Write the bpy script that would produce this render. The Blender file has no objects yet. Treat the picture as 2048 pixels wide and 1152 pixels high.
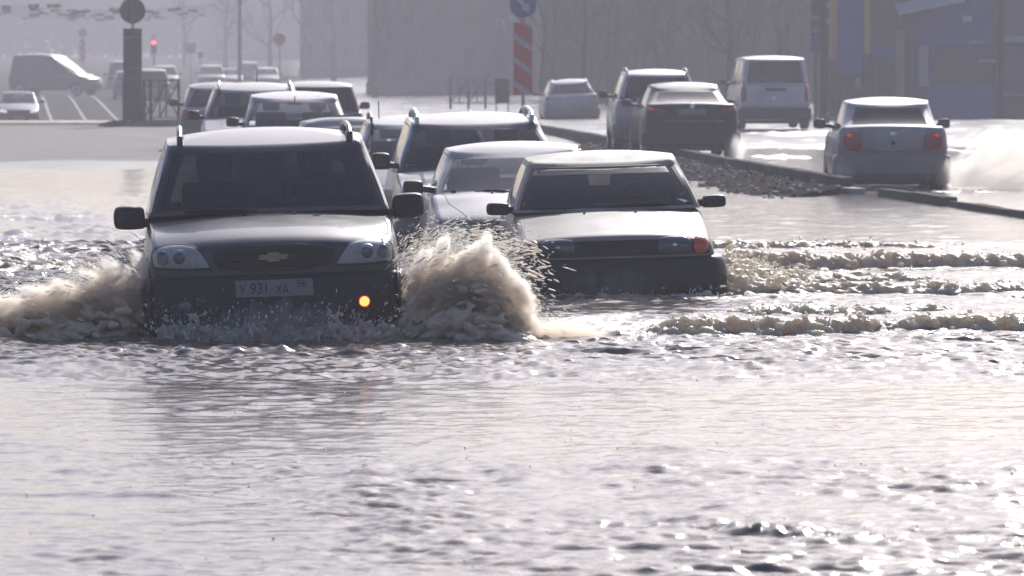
import bpy, bmesh, math, random
import numpy as np
from mathutils import Vector, Matrix
from mathutils.bvhtree import BVHTree

random.seed(5)
RNG = np.random.default_rng(11)
scene = bpy.context.scene
COL = scene.collection
F = 10000.0      # focal length in photo pixels
YH = 128.0       # horizon row in the photo
CH = 1.86        # camera height above the flood water


def wx(px, dist):
    return (px - 1024.0) / F * dist


def wz(py, dist):
    return CH - (py - YH) / F * dist


# ------------------------------------------------------------------ materials
MATS = {}


def nt_of(name):
    m = bpy.data.materials.new(name)
    m.use_nodes = True
    return m, m.node_tree, m.node_tree.nodes['Principled BSDF']


def mat(name, col, rough=0.5, metal=0.0, coat=0.0, var=0.0, vscale=6.0, dirt=None, dirt_amt=0.0, bump=0.0,
        bscale=40.0, emit=None, estr=0.0, spec=None, rvar=0.0, mudz=None):
    if name in MATS:
        return MATS[name]
    m, nt, b = nt_of(name)
    N, L = nt.nodes, nt.links
    b.inputs['Base Color'].default_value = (*col, 1)
    b.inputs['Roughness'].default_value = rough
    b.inputs['Metallic'].default_value = metal
    b.inputs['Coat Weight'].default_value = coat
    b.inputs['Coat Roughness'].default_value = 0.08
    if spec is not None:
        b.inputs['Specular IOR Level'].default_value = spec
    tc = N.new('ShaderNodeTexCoord')
    if var > 0 or dirt:
        nz = N.new('ShaderNodeTexNoise')
        nz.inputs['Scale'].default_value = vscale
        nz.inputs['Detail'].default_value = 6
        nz.inputs['Roughness'].default_value = 0.65
        L.new(tc.outputs['Object'], nz.inputs['Vector'])
        mix = N.new('ShaderNodeMixRGB')
        if dirt:
            rp = N.new('ShaderNodeValToRGB')
            rp.color_ramp.elements[0].position = 0.38
            rp.color_ramp.elements[1].position = 0.72
            L.new(nz.outputs['Fac'], rp.inputs['Fac'])
            mu = N.new('ShaderNodeMath'); mu.operation = 'MULTIPLY'; mu.inputs[1].default_value = dirt_amt
            L.new(rp.outputs['Color'], mu.inputs[0])
            if mudz:
                # road mud thrown up over the sills and bumpers
                sx_ = N.new('ShaderNodeSeparateXYZ'); L.new(tc.outputs['Object'], sx_.inputs[0])
                wob = N.new('ShaderNodeMath'); wob.operation = 'MULTIPLY_ADD'; wob.inputs[1].default_value = -.55
                L.new(nz.outputs['Fac'], wob.inputs[0]); L.new(sx_.outputs['Z'], wob.inputs[2])
                mz = N.new('ShaderNodeMapRange'); mz.inputs['From Min'].default_value = mudz - .28; mz.inputs['From Max'].default_value = mudz - .62
                mz.inputs['To Max'].default_value = .85
                L.new(wob.outputs[0], mz.inputs['Value'])
                mxm = N.new('ShaderNodeMath'); mxm.operation = 'MAXIMUM'
                L.new(mu.outputs[0], mxm.inputs[0]); L.new(mz.outputs['Result'], mxm.inputs[1]); mu = mxm
            L.new(mu.outputs[0], mix.inputs['Fac'])
            mix.inputs['Color1'].default_value = (*col, 1)
            mix.inputs['Color2'].default_value = (*dirt, 1)
            mr = N.new('ShaderNodeMapRange')
            mr.inputs['To Min'].default_value = rough
            mr.inputs['To Max'].default_value = min(1, rough + 0.45)
            L.new(mu.outputs[0], mr.inputs['Value'])
            L.new(mr.outputs['Result'], b.inputs['Roughness'])
        else:
            L.new(nz.outputs['Fac'], mix.inputs['Fac'])
            mix.inputs['Color1'].default_value = (*[c * (1 - var) for c in col], 1)
            mix.inputs['Color2'].default_value = (*[min(1, c * (1 + var)) for c in col], 1)
        L.new(mix.outputs['Color'], b.inputs['Base Color'])
    if bump > 0:
        n2 = N.new('ShaderNodeTexNoise')
        n2.inputs['Scale'].default_value = bscale
        n2.inputs['Detail'].default_value = 5
        L.new(tc.outputs['Object'], n2.inputs['Vector'])
        bp = N.new('ShaderNodeBump')
        bp.inputs['Strength'].default_value = bump
        bp.inputs['Distance'].default_value = 0.02
        L.new(n2.outputs['Fac'], bp.inputs['Height'])
        L.new(bp.outputs['Normal'], b.inputs['Normal'])
    if emit:
        b.inputs['Emission Color'].default_value = (*emit, 1)
        b.inputs['Emission Strength'].default_value = estr
    MATS[name] = m
    return m


def glass(name, tint=(0.5, 0.52, 0.54), rough=0.03, refl=1.0, film=0.0):
    """thin window glass: tinted see-through plus a mirror reflection by Fresnel; film = share of dusty film"""
    if name in MATS:
        return MATS[name]
    m = bpy.data.materials.new(name)
    m.use_nodes = True
    nt = m.node_tree
    nt.nodes.clear()
    N, L = nt.nodes, nt.links
    out = N.new('ShaderNodeOutputMaterial')
    tr = N.new('ShaderNodeBsdfTransparent'); tr.inputs['Color'].default_value = (*tint, 1)
    gl = N.new('ShaderNodeBsdfGlossy'); gl.inputs['Roughness'].default_value = rough
    gl.inputs['Color'].default_value = (refl, refl, refl, 1)
    fr = N.new('ShaderNodeFresnel'); fr.inputs['IOR'].default_value = 1.5
    mx = N.new('ShaderNodeMixShader')
    L.new(fr.outputs[0], mx.inputs[0]); L.new(tr.outputs[0], mx.inputs[1]); L.new(gl.outputs[0], mx.inputs[2])
    last = mx
    if film > 0:
        df = N.new('ShaderNodeBsdfDiffuse'); df.inputs['Color'].default_value = (0.32, 0.30, 0.28, 1)
        tl = N.new('ShaderNodeBsdfTranslucent'); tl.inputs['Color'].default_value = (0.32, 0.30, 0.28, 1)
        ad = N.new('ShaderNodeMixShader'); ad.inputs[0].default_value = 0.5
        L.new(df.outputs[0], ad.inputs[1]); L.new(tl.outputs[0], ad.inputs[2])
        tc = N.new('ShaderNodeTexCoord')
        nz = N.new('ShaderNodeTexNoise'); nz.inputs['Scale'].default_value = 3.0; nz.inputs['Detail'].default_value = 5
        L.new(tc.outputs['Object'], nz.inputs['Vector'])
        mr = N.new('ShaderNodeMapRange'); mr.inputs['From Min'].default_value = 0.3; mr.inputs['From Max'].default_value = 0.7
        mr.inputs['To Min'].default_value = film * 0.5; mr.inputs['To Max'].default_value = film * 1.3
        L.new(nz.outputs['Fac'], mr.inputs['Value'])
        m2 = N.new('ShaderNodeMixShader')
        L.new(mr.outputs['Result'], m2.inputs[0]); L.new(mx.outputs[0], m2.inputs[1]); L.new(ad.outputs[0], m2.inputs[2])
        last = m2
    L.new(last.outputs[0], out.inputs['Surface'])
    MATS[name] = m
    return m


# ------------------------------------------------------------------ mesh helpers
def link(o, parent=None):
    COL.objects.link(o)
    if parent is not None:
        o.parent = parent
    return o


def mesh_obj(name, verts, faces, m=None, parent=None, smooth=True, merge=0.0):
    me = bpy.data.meshes.new(name)
    me.from_pydata([tuple(v) for v in verts], [], [tuple(f) for f in faces])
    if merge > 0:
        bm = bmesh.new(); bm.from_mesh(me)
        bmesh.ops.remove_doubles(bm, verts=bm.verts, dist=merge)
        bmesh.ops.recalc_face_normals(bm, faces=bm.faces)
        bm.to_mesh(me); bm.free()
    if smooth:
        me.shade_smooth()
        try:
            me.set_sharp_from_angle(angle=math.radians(42))
        except Exception:
            pass
    if m is not None:
        me.materials.append(m)
    o = bpy.data.objects.new(name, me)
    return link(o, parent)


def np_obj(name, V, Fq, m=None, parent=None, smooth=True):
    """fast mesh from numpy verts and equal-sized faces"""
    me = bpy.data.meshes.new(name)
    V = np.asarray(V, dtype=np.float32)
    Fq = np.asarray(Fq, dtype=np.int32)
    me.vertices.add(len(V)); me.vertices.foreach_set('co', V.ravel())
    k = Fq.shape[1]
    me.loops.add(Fq.size); me.loops.foreach_set('vertex_index', Fq.ravel())
    me.polygons.add(len(Fq))
    me.polygons.foreach_set('loop_start', np.arange(0, Fq.size, k, dtype=np.int32))
    me.polygons.foreach_set('loop_total', np.full(len(Fq), k, dtype=np.int32))
    me.update(calc_edges=True)
    me.validate()
    if smooth:
        me.shade_smooth()
    if m is not None:
        me.materials.append(m)
    o = bpy.data.objects.new(name, me)
    return link(o, parent)


def empty(name, loc=(0, 0, 0), rot=(0, 0, 0)):
    o = bpy.data.objects.new(name, None)
    o.empty_display_size = 0.3
    o.location = loc
    o.rotation_euler = rot
    return link(o)


def tag(o, label=None, cat=None, group=None, kind=None):
    if label: o['label'] = label
    if cat: o['category'] = cat
    if group: o['group'] = group
    if kind: o['kind'] = kind
    return o


def bake(o):
    """replace an object's mesh by its evaluated (modified) mesh"""
    dg = bpy.context.evaluated_depsgraph_get()
    dg.update()
    me = bpy.data.meshes.new_from_object(o.evaluated_get(dg))
    old = o.data
    o.modifiers.clear()
    o.data = me
    bpy.data.meshes.remove(old)
    return o


class MB:
    """collects simple solids into one mesh"""
    def __init__(s):
        s.v = []; s.f = []

    def add(s, v, f):
        n = len(s.v)
        s.v += [tuple(p) for p in v]
        s.f += [tuple(i + n for i in q) for q in f]
        return s

    def box(s, x0, x1, y0, y1, z0, z1, rot=None, c=0.0):
        bm = bmesh.new()
        bmesh.ops.create_cube(bm, size=1.0)
        bmesh.ops.scale(bm, vec=(abs(x1 - x0), abs(y1 - y0), abs(z1 - z0)), verts=bm.verts)
        if c > 0:
            bmesh.ops.bevel(bm, geom=bm.edges[:], offset=c, segments=2, affect='EDGES', profile=0.6)
        ctr = Vector(((x0 + x1) / 2, (y0 + y1) / 2, (z0 + z1) / 2))
        M = rot.to_4x4() if rot is not None else Matrix.Identity(4)
        bm.verts.index_update()
        s.add([M @ v.co + ctr for v in bm.verts], [[v.index for v in f.verts] for f in bm.faces])
        bm.free()
        return s

    def tube(s, pts, r, n=8, r1=None):
        pts = [Vector(p) for p in pts]
        base = len(s.v)
        rings = []
        for i, p in enumerate(pts):
            d = (pts[min(i + 1, len(pts) - 1)] - pts[max(i - 1, 0)])
            d = d.normalized() if d.length > 1e-9 else Vector((0, 0, 1))
            up = Vector((0, 0, 1)) if abs(d.z) < 0.9 else Vector((1, 0, 0))
            a = d.cross(up).normalized(); b = d.cross(a)
            rr = r if r1 is None else r + (r1 - r) * i / max(1, len(pts) - 1)
            ring = []
            for k in range(n):
                t = 2 * math.pi * k / n
                s.v.append(tuple(p + a * (math.cos(t) * rr) + b * (math.sin(t) * rr)))
                ring.append(len(s.v) - 1)
            rings.append(ring)
        for i in range(len(rings) - 1):
            for k in range(n):
                s.f.append((rings[i][k], rings[i][(k + 1) % n], rings[i + 1][(k + 1) % n], rings[i + 1][k]))
        s.f.append(tuple(rings[0][::-1])); s.f.append(tuple(rings[-1]))
        return s

    def lathe(s, prof, center, axis='x', n=24):
        """prof: list of (r, h) along the axis"""
        c = Vector(center)
        rings = []
        for r, h in prof:
            ring = []
            for k in range(n):
                t = 2 * math.pi * k / n
                a, b = math.cos(t) * r, math.sin(t) * r
                p = Vector((h, a, b)) if axis == 'x' else (Vector((a, h, b)) if axis == 'y' else Vector((a, b, h)))
                s.v.append(tuple(c + p)); ring.append(len(s.v) - 1)
            rings.append(ring)
        for i in range(len(rings) - 1):
            for k in range(n):
                s.f.append((rings[i][k], rings[i][(k + 1) % n], rings[i + 1][(k + 1) % n], rings[i + 1][k]))
        s.f.append(tuple(rings[0][::-1])); s.f.append(tuple(rings[-1]))
        return s

    def build(s, name, m, parent=None, smooth=True, merge=0.0):
        o = mesh_obj(name, s.v, s.f, m, parent, smooth, merge)
        bm = bmesh.new(); bm.from_mesh(o.data)
        bmesh.ops.recalc_face_normals(bm, faces=bm.faces)
        bm.to_mesh(o.data); bm.free()
        return o


def chaikin(P, it=2, closed=False):
    P = np.asarray(P, float)
    for _ in range(it):
        if closed:
            Q = np.roll(P, -1, axis=0)
            A, B = 0.75 * P + 0.25 * Q, 0.25 * P + 0.75 * Q
            P = np.empty((2 * len(A), P.shape[1])); P[0::2] = A; P[1::2] = B
        else:
            A, B = 0.75 * P[:-1] + 0.25 * P[1:], 0.25 * P[:-1] + 0.75 * P[1:]
            M = np.empty((2 * len(A), P.shape[1])); M[0::2] = A; M[1::2] = B
            P = np.vstack([P[:1], M, P[-1:]])
    return P


# ------------------------------------------------------------------ numpy noise
def _hash(ix, iy, seed):
    h = (ix.astype(np.int64) * 374761393 + iy.astype(np.int64) * 668265263 + seed * 974634533) & 0xFFFFFFFF
    h = ((h ^ (h >> 13)) * 1274126177) & 0xFFFFFFFF
    return ((h ^ (h >> 16)) & 0xFFFFFF) / float(0xFFFFFF)


def gnoise(x, y, seed=0):
    """2-D gradient noise, about -1..1"""
    ix, iy = np.floor(x), np.floor(y)
    fx, fy = x - ix, y - iy
    u, v = fx * fx * fx * (fx * (fx * 6 - 15) + 10), fy * fy * fy * (fy * (fy * 6 - 15) + 10)
    def g(dx, dy):
        a = _hash(ix + dx, iy + dy, seed) * 2 * np.pi
        return np.cos(a) * (fx - dx) + np.sin(a) * (fy - dy)
    a, b = g(0, 0), g(1, 0)
    c, d = g(0, 1), g(1, 1)
    return ((a + (b - a) * u) * (1 - v) + (c + (d - c) * u) * v) * 1.5


def fbm(x, y, seed=0, oct=3, gain=0.5, lac=2.03):
    s, a = 0, 1.0
    for i in range(oct):
        s = s + a * gnoise(x, y, seed + i * 17)
        x, y, a = x * lac + 3.7, y * lac - 1.3, a * gain
    return s


def sstep(a, b, x):
    t = np.clip((x - a) / (b - a), 0, 1)
    return t * t * (3 - 2 * t)

HAZE_D, HAZE_G, SKY_S, SUN_S, EXPO = 0.0018, 0.3, 0.10, 3.8, 0.2
HAZE_C = (.53, .515, .56, 1)
SKY_T = (.84, .90, 1.13, 1)
# ------------------------------------------------------------------ cars
def pchip(xs, ys, x):
    xs = np.asarray(xs, float); ys = np.asarray(ys, float)
    h = np.diff(xs); d = np.diff(ys) / h
    m = np.zeros_like(ys)
    for i in range(1, len(xs) - 1):
        if d[i - 1] * d[i] > 0:
            w1, w2 = 2 * h[i] + h[i - 1], h[i] + 2 * h[i - 1]
            m[i] = (w1 + w2) / (w1 / d[i - 1] + w2 / d[i])
    m[0], m[-1] = d[0], d[-1]
    x = np.clip(np.asarray(x, float), xs[0], xs[-1])
    i = np.clip(np.searchsorted(xs, x) - 1, 0, len(h) - 1)
    t = (x - xs[i]) / h[i]
    return ((2 * t**3 - 3 * t**2 + 1) * ys[i] + (t**3 - 2 * t**2 + t) * h[i] * m[i]
            + (-2 * t**3 + 3 * t**2) * ys[i + 1] + (t**3 - t**2) * h[i] * m[i + 1])


BLACK = mat('black_plastic', (0.018, 0.018, 0.02), 0.5, bump=0.15, bscale=60)
RUBBER = mat('tyre_rubber', (0.02, 0.02, 0.021), 0.75)
TRIM = mat('dark_seal', (0.012, 0.012, 0.013), 0.45)
RIM = mat('alloy_grey', (0.35, 0.35, 0.36), 0.35, metal=0.9)
CHROME = mat('bright_chrome', (0.75, 0.75, 0.76), 0.12, metal=1.0)
SEATM = mat('grey_seat_fabric', (0.05, 0.05, 0.055), 0.85, var=0.2, vscale=30)
REDLAMP = mat('red_lamp_plastic', (0.36, 0.012, 0.018), 0.15, coat=0.6)
AMBER = mat('amber_lamp_and_glow', (0.75, 0.12, 0.03), 0.15, coat=0.6)
LENS = mat('clear_lamp_lens', (0.42, 0.40, 0.39), 0.4, metal=0.0, coat=.2, var=0.6, vscale=26)
RINGM = mat('lamp_ring_grey', (.42, .42, .43), .4, metal=.3)
LENSDARK = mat('dark_lamp_glass', (0.09, 0.09, 0.10), 0.08, metal=0.2, coat=1.0, var=0.4, vscale=14)
PLATE = mat('plate_white', (0.25, 0.243, 0.235), 0.5, var=0.2, vscale=25)
INK = mat('plate_ink', (0.015, 0.015, 0.018), 0.6)
GLASS_CLEAR = glass('window_glass', (0.62, 0.66, 0.66), film=0.06)
GLASS_DARK = glass('tinted_window_glass', (0.20, 0.20, 0.22), film=0.05)
GLASS_FILM = glass('dusty_window_glass', (0.45, 0.47, 0.49), film=0.22)


class Car:
    def __init__(s, name, label, spec, cat='car', group=None):
        s.spec = spec
        s.root = empty(name)
        tag(s.root, label, cat, group)
        s.L = spec['L']
        s.W = spec['W'] / 2
        s.bv = []; s.bf = []
        s.build()

    # -- finished mesh -> child of the car, in centred coordinates
    def put(s, o, parent=None):
        if parent is None:
            o.parent = s.root
            o.location = (0, -s.L / 2, 0)
        else:
            o.parent = parent
        return o

    def part(s, name, v, f, m, parent=None, smooth=True, merge=0.0):
        return s.put(mesh_obj(name, v, f, m, None, smooth, merge), parent)

    def mb(s, mb, name, m, parent=None, smooth=True):
        return s.put(mb.build(name, m, None, smooth), parent)

    def bow(s, x, y):
        q = (x / s.W) ** 2
        f = s.spec.get('bowf', 0.16) * q * (1 - sstep(0.0, 0.9, y))
        r = s.spec.get('bowr', 0.10) * q * (1 - sstep(0.0, 0.7, s.L - y))
        return y + f - r

    def body(s):
        sp = s.spec
        st = np.array(sp['st'], float)
        L = s.L
        ys = sorted(set([0, .012, .035, .07, .11] + [L - v for v in (0, .012, .035, .07, .11)] +
                        list(np.linspace(.16, L - .16, 40))))
        ys = np.array(ys)
        P = [pchip(st[:, 0], st[:, k], ys) for k in range(1, 5)]
        nose = sp.get('nose_r', 0.11); tail = sp.get('tail_r', 0.11)
        V = []; rings = []
        sh = sp.get('shoulder', 0.90)
        for i, y in enumerate(ys):
            w, zs, zc, zl = (P[k][i] for k in range(4))
            e = 1.0
            for dist, rr in ((y, nose), (L - y, tail)):
                if dist < rr:
                    t = 1 - dist / rr
                    e = min(e, 1 - 0.09 * (1 - math.sqrt(max(0, 1 - t * t))))
            h = zs - zl
            ct = [(0, zl), (.80 * w, zl), (.955 * w, zl + .02), (.992 * w, zl + .30 * h), (w, zl + .52 * h),
                  (.992 * w, zl + .74 * h), (.962 * w, zs - .045), (sh * w, zs), (sh * w * .93, zs + (zc - zs) * .12),
                  (.5 * w, zs + (zc - zs) * .80), (0.18 * w, zc), (0, zc)]
            half = chaikin(ct, 2)
            zm = zl + .5 * h
            half[:, 0] *= e
            half[:, 1] = zm + (half[:, 1] - zm) * (1 - (1 - e) * 0.8)
            full = np.vstack([half, half[-2:0:-1] * np.array([-1, 1])])
            ring = []
            for x, z in full:
                ring.append(len(V)); V.append((x, s.bow(x, y), z))
            rings.append((ring, zm))
        Fc = []
        n = len(rings[0][0])
        for i in range(len(rings) - 1):
            a, b = rings[i][0], rings[i + 1][0]
            for k in range(n):
                Fc.append((a[k], a[(k + 1) % n], b[(k + 1) % n], b[k]))
        for (ring, zm), y, flip in ((rings[0], ys[0], True), (rings[-1], ys[-1], False)):
            prev = ring
            base = [V[i] for i in ring]
            for r in (0.8, 0.55, 0.3, 0.08):
                cur = []
                for (x, _, z) in base:
                    cur.append(len(V)); V.append((x * r, s.bow(x * r, y), zm + (z - zm) * r))
                for k in range(n):
                    q = (prev[k], prev[(k + 1) % n], cur[(k + 1) % n], cur[k])
                    Fc.append(q[::-1] if flip else q)
                prev = cur
            Fc.append(tuple(prev[::-1] if flip else prev))
        s.bv += V; s.bf += Fc
        return s.part('body', V, Fc, sp['paint'], merge=0.0008)

    def greenhouse(s):
        sp = s.spec; g = sp['gh']
        pwf = g.get('pwf', 0.055); pwr = g.get('pwr', 0.10); seal = g.get('seal', 0.022)
        bow0, bow1 = g.get('bow0', 0.14), g.get('bow1', 0.10)
        br0, br1 = g.get('br0', 0.08), g.get('br1', 0.08)
        side = g.get('side', [(0.04, 0.44), (0.50, 0.88)])
        T = [0, .03, .06, .085, .2, .4, .6, .78, .90, .925, .955, 1.0]
        gl_t = (3, 8)          # glass cells between T[3]..T[8]
        sl_t = (2, 9)
        sv = sorted(set([0, 1] + [v for a, b in side for v in (a, b)] + [v for a, b in side for v in (a + .012, b - .012)] +
                        [(a + b) / 2 for a, b in side]))
        # slots of one half: (kind, value)
        def slots(xh):
            pass
        fr_in = [0, .25, .5, .72, .88]
        front = [('f', v) for v in fr_in] + [('fg', 1), ('fs', 1), ('fp', .5), ('fp', 1)]
        sides = [('s', v) for v in sv]
        rear = [('rp', 1), ('rp', .5), ('rs', 1), ('rg', 1)] + [('r', v) for v in fr_in[::-1]]
        half = front + sides + rear
        xb_r = g.get('xb_rear', g['xb']); xr_r = g.get('xr_rear', g['xr'])
        bulge = g.get('bulge', 0.03)

        def point(k, t):
            kind, v = half[k]
            tt = t + g.get('curve', 0.18) * t * (1 - t)      # curved tumblehome
            xf = g['xb'] + (g['xr'] - g['xb']) * (1 - (1 - t) ** 1.0 if False else t - 0.16 * math.sin(math.pi * t) * 1.0 * 0.6)
            xk = xb_r + (xr_r - xb_r) * (t - 0.1 * math.sin(math.pi * t))
            yf = g['yf0'] + (g['yf1'] - g['yf0']) * (t - g.get('wcurve', 0.06) * math.sin(math.pi * t))
            yr = g['yr0'] + (g['yr1'] - g['yr0']) * (t - g.get('rcurve', 0.06) * math.sin(math.pi * t))
            bf = bow0 + (bow1 - bow0) * t
            brr = br0 + (br1 - br0) * t
            yA = yf + bf + 0.07
            yC = yr - brr - 0.07
            if kind == 's':
                x = (xf + (xk - xf) * v) + bulge * math.sin(math.pi * v) * (1 - .4 * t)
                y = yA + (yC - yA) * v
            elif kind in ('f', 'fg', 'fs', 'fp'):
                xg = xf - pwf - seal
                if kind == 'f': x = v * xg
                elif kind == 'fg': x = xg
                elif kind == 'fs': x = xg + seal
                else: x = xf - pwf * (1 - v) * 0.9 if v < 1 else xf - 0.012
                q = min(1, x / xf)
                y = yf + bf * q ** 2.2
                if kind == 'fp' and v == 1: y = yf + bf + 0.028
            else:
                xg = xk - pwr - seal
                if kind == 'r': x = v * xg
                elif kind == 'rg': x = xg
                elif kind == 'rs': x = xg + seal
                else: x = xk - pwr * (1 - v) * 0.9 if v < 1 else xk - 0.014
                q = min(1, x / xk)
                y = yr - brr * q ** 2.2
                if kind == 'rp' and v == 1: y = yr - brr - 0.03
            # heights
            L0 = (g['yr0'] - g['yf0'])
            u = min(1, max(0, (y - g['yf0']) / L0))
            zb = pchip([0, .18, .8, 1], [g['z0f'], g.get('z0s', g['z0f']), g.get('z0sr', g.get('z0s', g['z0f'])), g['z0r']], u)
            u1 = min(1, max(0, (y - g['yf1']) / (g['yr1'] - g['yf1'])))
            zt = pchip([0, .12, .5, .88, 1], [g['z1f'], g['z1f'] + (g['z1m'] - g['z1f']) * .6, g['z1m'],
                                             g['z1r'] + (g['z1m'] - g['z1r']) * .55, g['z1r']], u1)
            z = float(zb + (zt - zb) * t)
            return (x, y, z)

        nh = len(half)
        V = []
        cols = []      # ring order over both halves: left half mirrored
        order = [(k, 1) for k in range(nh)] + [(k, -1) for k in range(nh - 1, -1, -1)]
        order = [(k, sg) for (k, sg) in order if not (sg == -1 and half[k][1] == 0 and half[k][0] in ('f', 'r'))]
        n = len(order)
        grid = []
        for t in T:
            row = []
            for k, sg in order:
                x, y, z = point(k, t)
                row.append(len(V)); V.append((x * sg, y, z))
            grid.append(row)
        paint, panes, seals = [], {}, []

        def seg_kind(k, k2):
            """pane id of the column between two neighbouring slots of one half, and whether it is inside its glass"""
            a, b = half[k], half[k2]
            ks = {a[0], b[0]}
            if ks <= {'f', 'fg'}: return 'windscreen', True
            if ks <= {'fg', 'fs'}: return 'windscreen', False
            if ks <= {'r', 'rg'}: return 'rear_window', True
            if ks <= {'rg', 'rs'}: return 'rear_window', False
            if ks == {'s'}:
                lo, hi = min(a[1], b[1]), max(a[1], b[1])
                for i, (p, q) in enumerate(side):
                    if lo >= p - 1e-6 and hi <= q + 1e-6:
                        return ('side', i), (lo >= p + .012 - 1e-6 and hi <= q - .012 + 1e-6)
            return None, False

        for j in range(len(T) - 1):
            for c in range(n):
                c2 = (c + 1) % n
                (k, sg), (k2, sg2) = order[c], order[c2]
                q = (grid[j][c], grid[j][c2], grid[j + 1][c2], grid[j + 1][c])
                pane, inner = seg_kind(k, k2)
                noglass = g.get('solid', ())
                if pane is not None and (pane if isinstance(pane, str) else 'side%d' % pane[1]) not in noglass and sl_t[0] <= j < sl_t[1]:
                    if inner and gl_t[0] <= j < gl_t[1]:
                        key = (pane, sg if not isinstance(pane, str) else 0)
                        panes.setdefault(key, []).append(q)
                    else:
                        seals.append(q)
                else:
                    paint.append(q)
        # roof
        yc0 = (g['yf1'] + bow1 + .1); yc1 = (g['yr1'] - br1 - .1)
        ym = 0.5 * (yc0 + yc1)
        prev = grid[-1]
        crown = g.get('crown', 0.07)
        for r in (.06, .14, .28, .46, .66, .85, 1.0):
            cur = []
            for c, (k, sg) in enumerate(order):
                x, y, z = V[grid[-1][c]]
                y2 = min(max(y, yc0 + .60), yc1 - .45)
                cur.append(len(V))
                yy = y + (y2 - y) * r; uu = (yy - ym) / (yc1 - yc0 + .3); k_ = 1 - (1 - r) ** 2.2
                V.append((x * (1 - r), yy, z + (g['z1m'] + crown - crown * 1.6 * uu * uu - z) * k_))
            for c in range(n):
                c2 = (c + 1) % n
                paint.append((prev[c], prev[c2], cur[c2], cur[c]))
            prev = cur
        # outward orientation check is left to the merge step
        def sub(fs):
            ids = sorted({i for q in fs for i in q}); mp = {i: j for j, i in enumerate(ids)}
            return [V[i] for i in ids], [tuple(mp[i] for i in q) for q in fs]
        v, f = sub(paint)
        cabin = s.part('cabin_shell', v, f, sp.get('roof_paint', sp['paint']), merge=0.0008)
        n0 = len(s.bv); s.bv += v; s.bf += [tuple(i + n0 for i in q) for q in f]
        if seals:
            v, f = sub(seals)
            s.part('window_seal', v, f, sp.get('seal_mat', TRIM), merge=0.0002)
        gv, gf = [], []
        for key, fs in panes.items():
            pane, sg = key
            nm = pane if isinstance(pane, str) else 'side_window'
            gm = sp.get('glass', GLASS_CLEAR)
            if nm == 'rear_window': gm = sp.get('glass_rear', gm)
            if nm == 'side_window': gm = sp.get('glass_side', gm)
            v, f = sub(fs)
            s.part(nm, v, f, gm, merge=0.0002)
            n0 = len(gv); gv += v; gf += [tuple(i + n0 for i in q) for q in f]
        s.gbvh = BVHTree.FromPolygons([Vector(p) for p in gv + s.bv], gf + [tuple(i + len(gv) for i in q) for q in s.bf])
        s.zroof = lambda y: g['z1m'] + crown

    def refresh(s):
        s.bvh = BVHTree.FromPolygons([Vector(p) for p in s.bv], s.bf)

    def hit(s, a, b, d, bvh=None):
        bvh = bvh or s.bvh
        if d == 'f': o, v = Vector((a, -2, b)), Vector((0, 1, 0))
        elif d == 'r': o, v = Vector((a, s.L + 2, b)), Vector((0, -1, 0))
        elif d == 's+': o, v = Vector((3, a, b)), Vector((-1, 0, 0))
        elif d == 's-': o, v = Vector((-3, a, b)), Vector((1, 0, 0))
        else: o, v = Vector((a, b, 4)), Vector((0, 0, -1))
        h = bvh.ray_cast(o, v)
        return (h[0], -v) if h[0] is not None else (None, -v)

    def decal(s, name, poly, d, m, off=0.006, dome=0.0, rim=0.03, parent=None, bvh=None, res=40, rnd=2):
        P = chaikin(poly, rnd, closed=True) if rnd else np.asarray(poly, float)
        c = P.mean(axis=0)
        # resample the outline
        Q = np.vstack([P, P[:1]]); seg = np.sqrt(((Q[1:] - Q[:-1]) ** 2).sum(1)); cum = np.concatenate([[0], np.cumsum(seg)])
        n = res
        if rnd:
            ts = np.linspace(0, cum[-1], n, endpoint=False)
            B = np.stack([np.interp(ts, cum, Q[:, i]) for i in range(2)], 1)
        else:
            m_ = max(1, n // len(P)); B = []
            for i in range(len(P)):
                for j in range(m_): B.append(Q[i] + (Q[i + 1] - Q[i]) * j / m_)
            B = np.array(B); n = len(B)
        V, Fc = [], []
        rows = []
        for r in (0.0, 0.3, 0.6, 0.85, 0.97, 1.0):
            row = []
            for p in (B if r > 0 else [c]):
                a, b = c + (p - c) * r
                for tr in range(60):
                    h, nv = s.hit(a, b, d, bvh)
                    if h is not None: break
                    a, b = np.array([a, b]) + (c - np.array([a, b])) * 0.03
                if h is None: h = Vector((0, 0, 0))
                drop = 0.0 if r < 1 else -0.4 * off
                V.append(tuple(h + nv * (off + dome * (1 - r * r) + drop))); row.append(len(V) - 1)
            rows.append(row)
        row = []
        for i in rows[-1]:
            V.append(tuple(Vector(V[i]) - nv * rim)); row.append(len(V) - 1)
        rows.append(row)
        for k in range(n): Fc.append((rows[0][0], rows[1][k], rows[1][(k + 1) % n]))
        for j in range(1, len(rows) - 1):
            for k in range(n): Fc.append((rows[j][k], rows[j + 1][k], rows[j + 1][(k + 1) % n], rows[j][(k + 1) % n]))
        o = mesh_obj(name, V, Fc, m, None, True)
        bm = bmesh.new(); bm.from_mesh(o.data); bmesh.ops.recalc_face_normals(bm, faces=bm.faces)
        bm.to_mesh(o.data); bm.free()
        # outward check on the first face
        nn = o.data.polygons[0].normal
        if nn.dot(nv) < 0: o.data.flip_normals()
        return s.put(o, parent)

    def seam(s, name, pts, d, m=TRIM, r=0.004, off=0.0, parent=None, bvh=None, n=24):
        P = np.asarray(pts, float)
        Q = []
        for i in range(len(P) - 1):
            for t in np.linspace(0, 1, n, endpoint=False): Q.append(P[i] + (P[i + 1] - P[i]) * t)
        Q.append(P[-1])
        out = []
        for a, b in Q:
            h, nv = s.hit(a, b, d, bvh)
            if h is not None: out.append(h + nv * off)
        if len(out) < 2: return None
        return s.mb(MB().tube(out, r, 6), name, m, parent)

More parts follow.
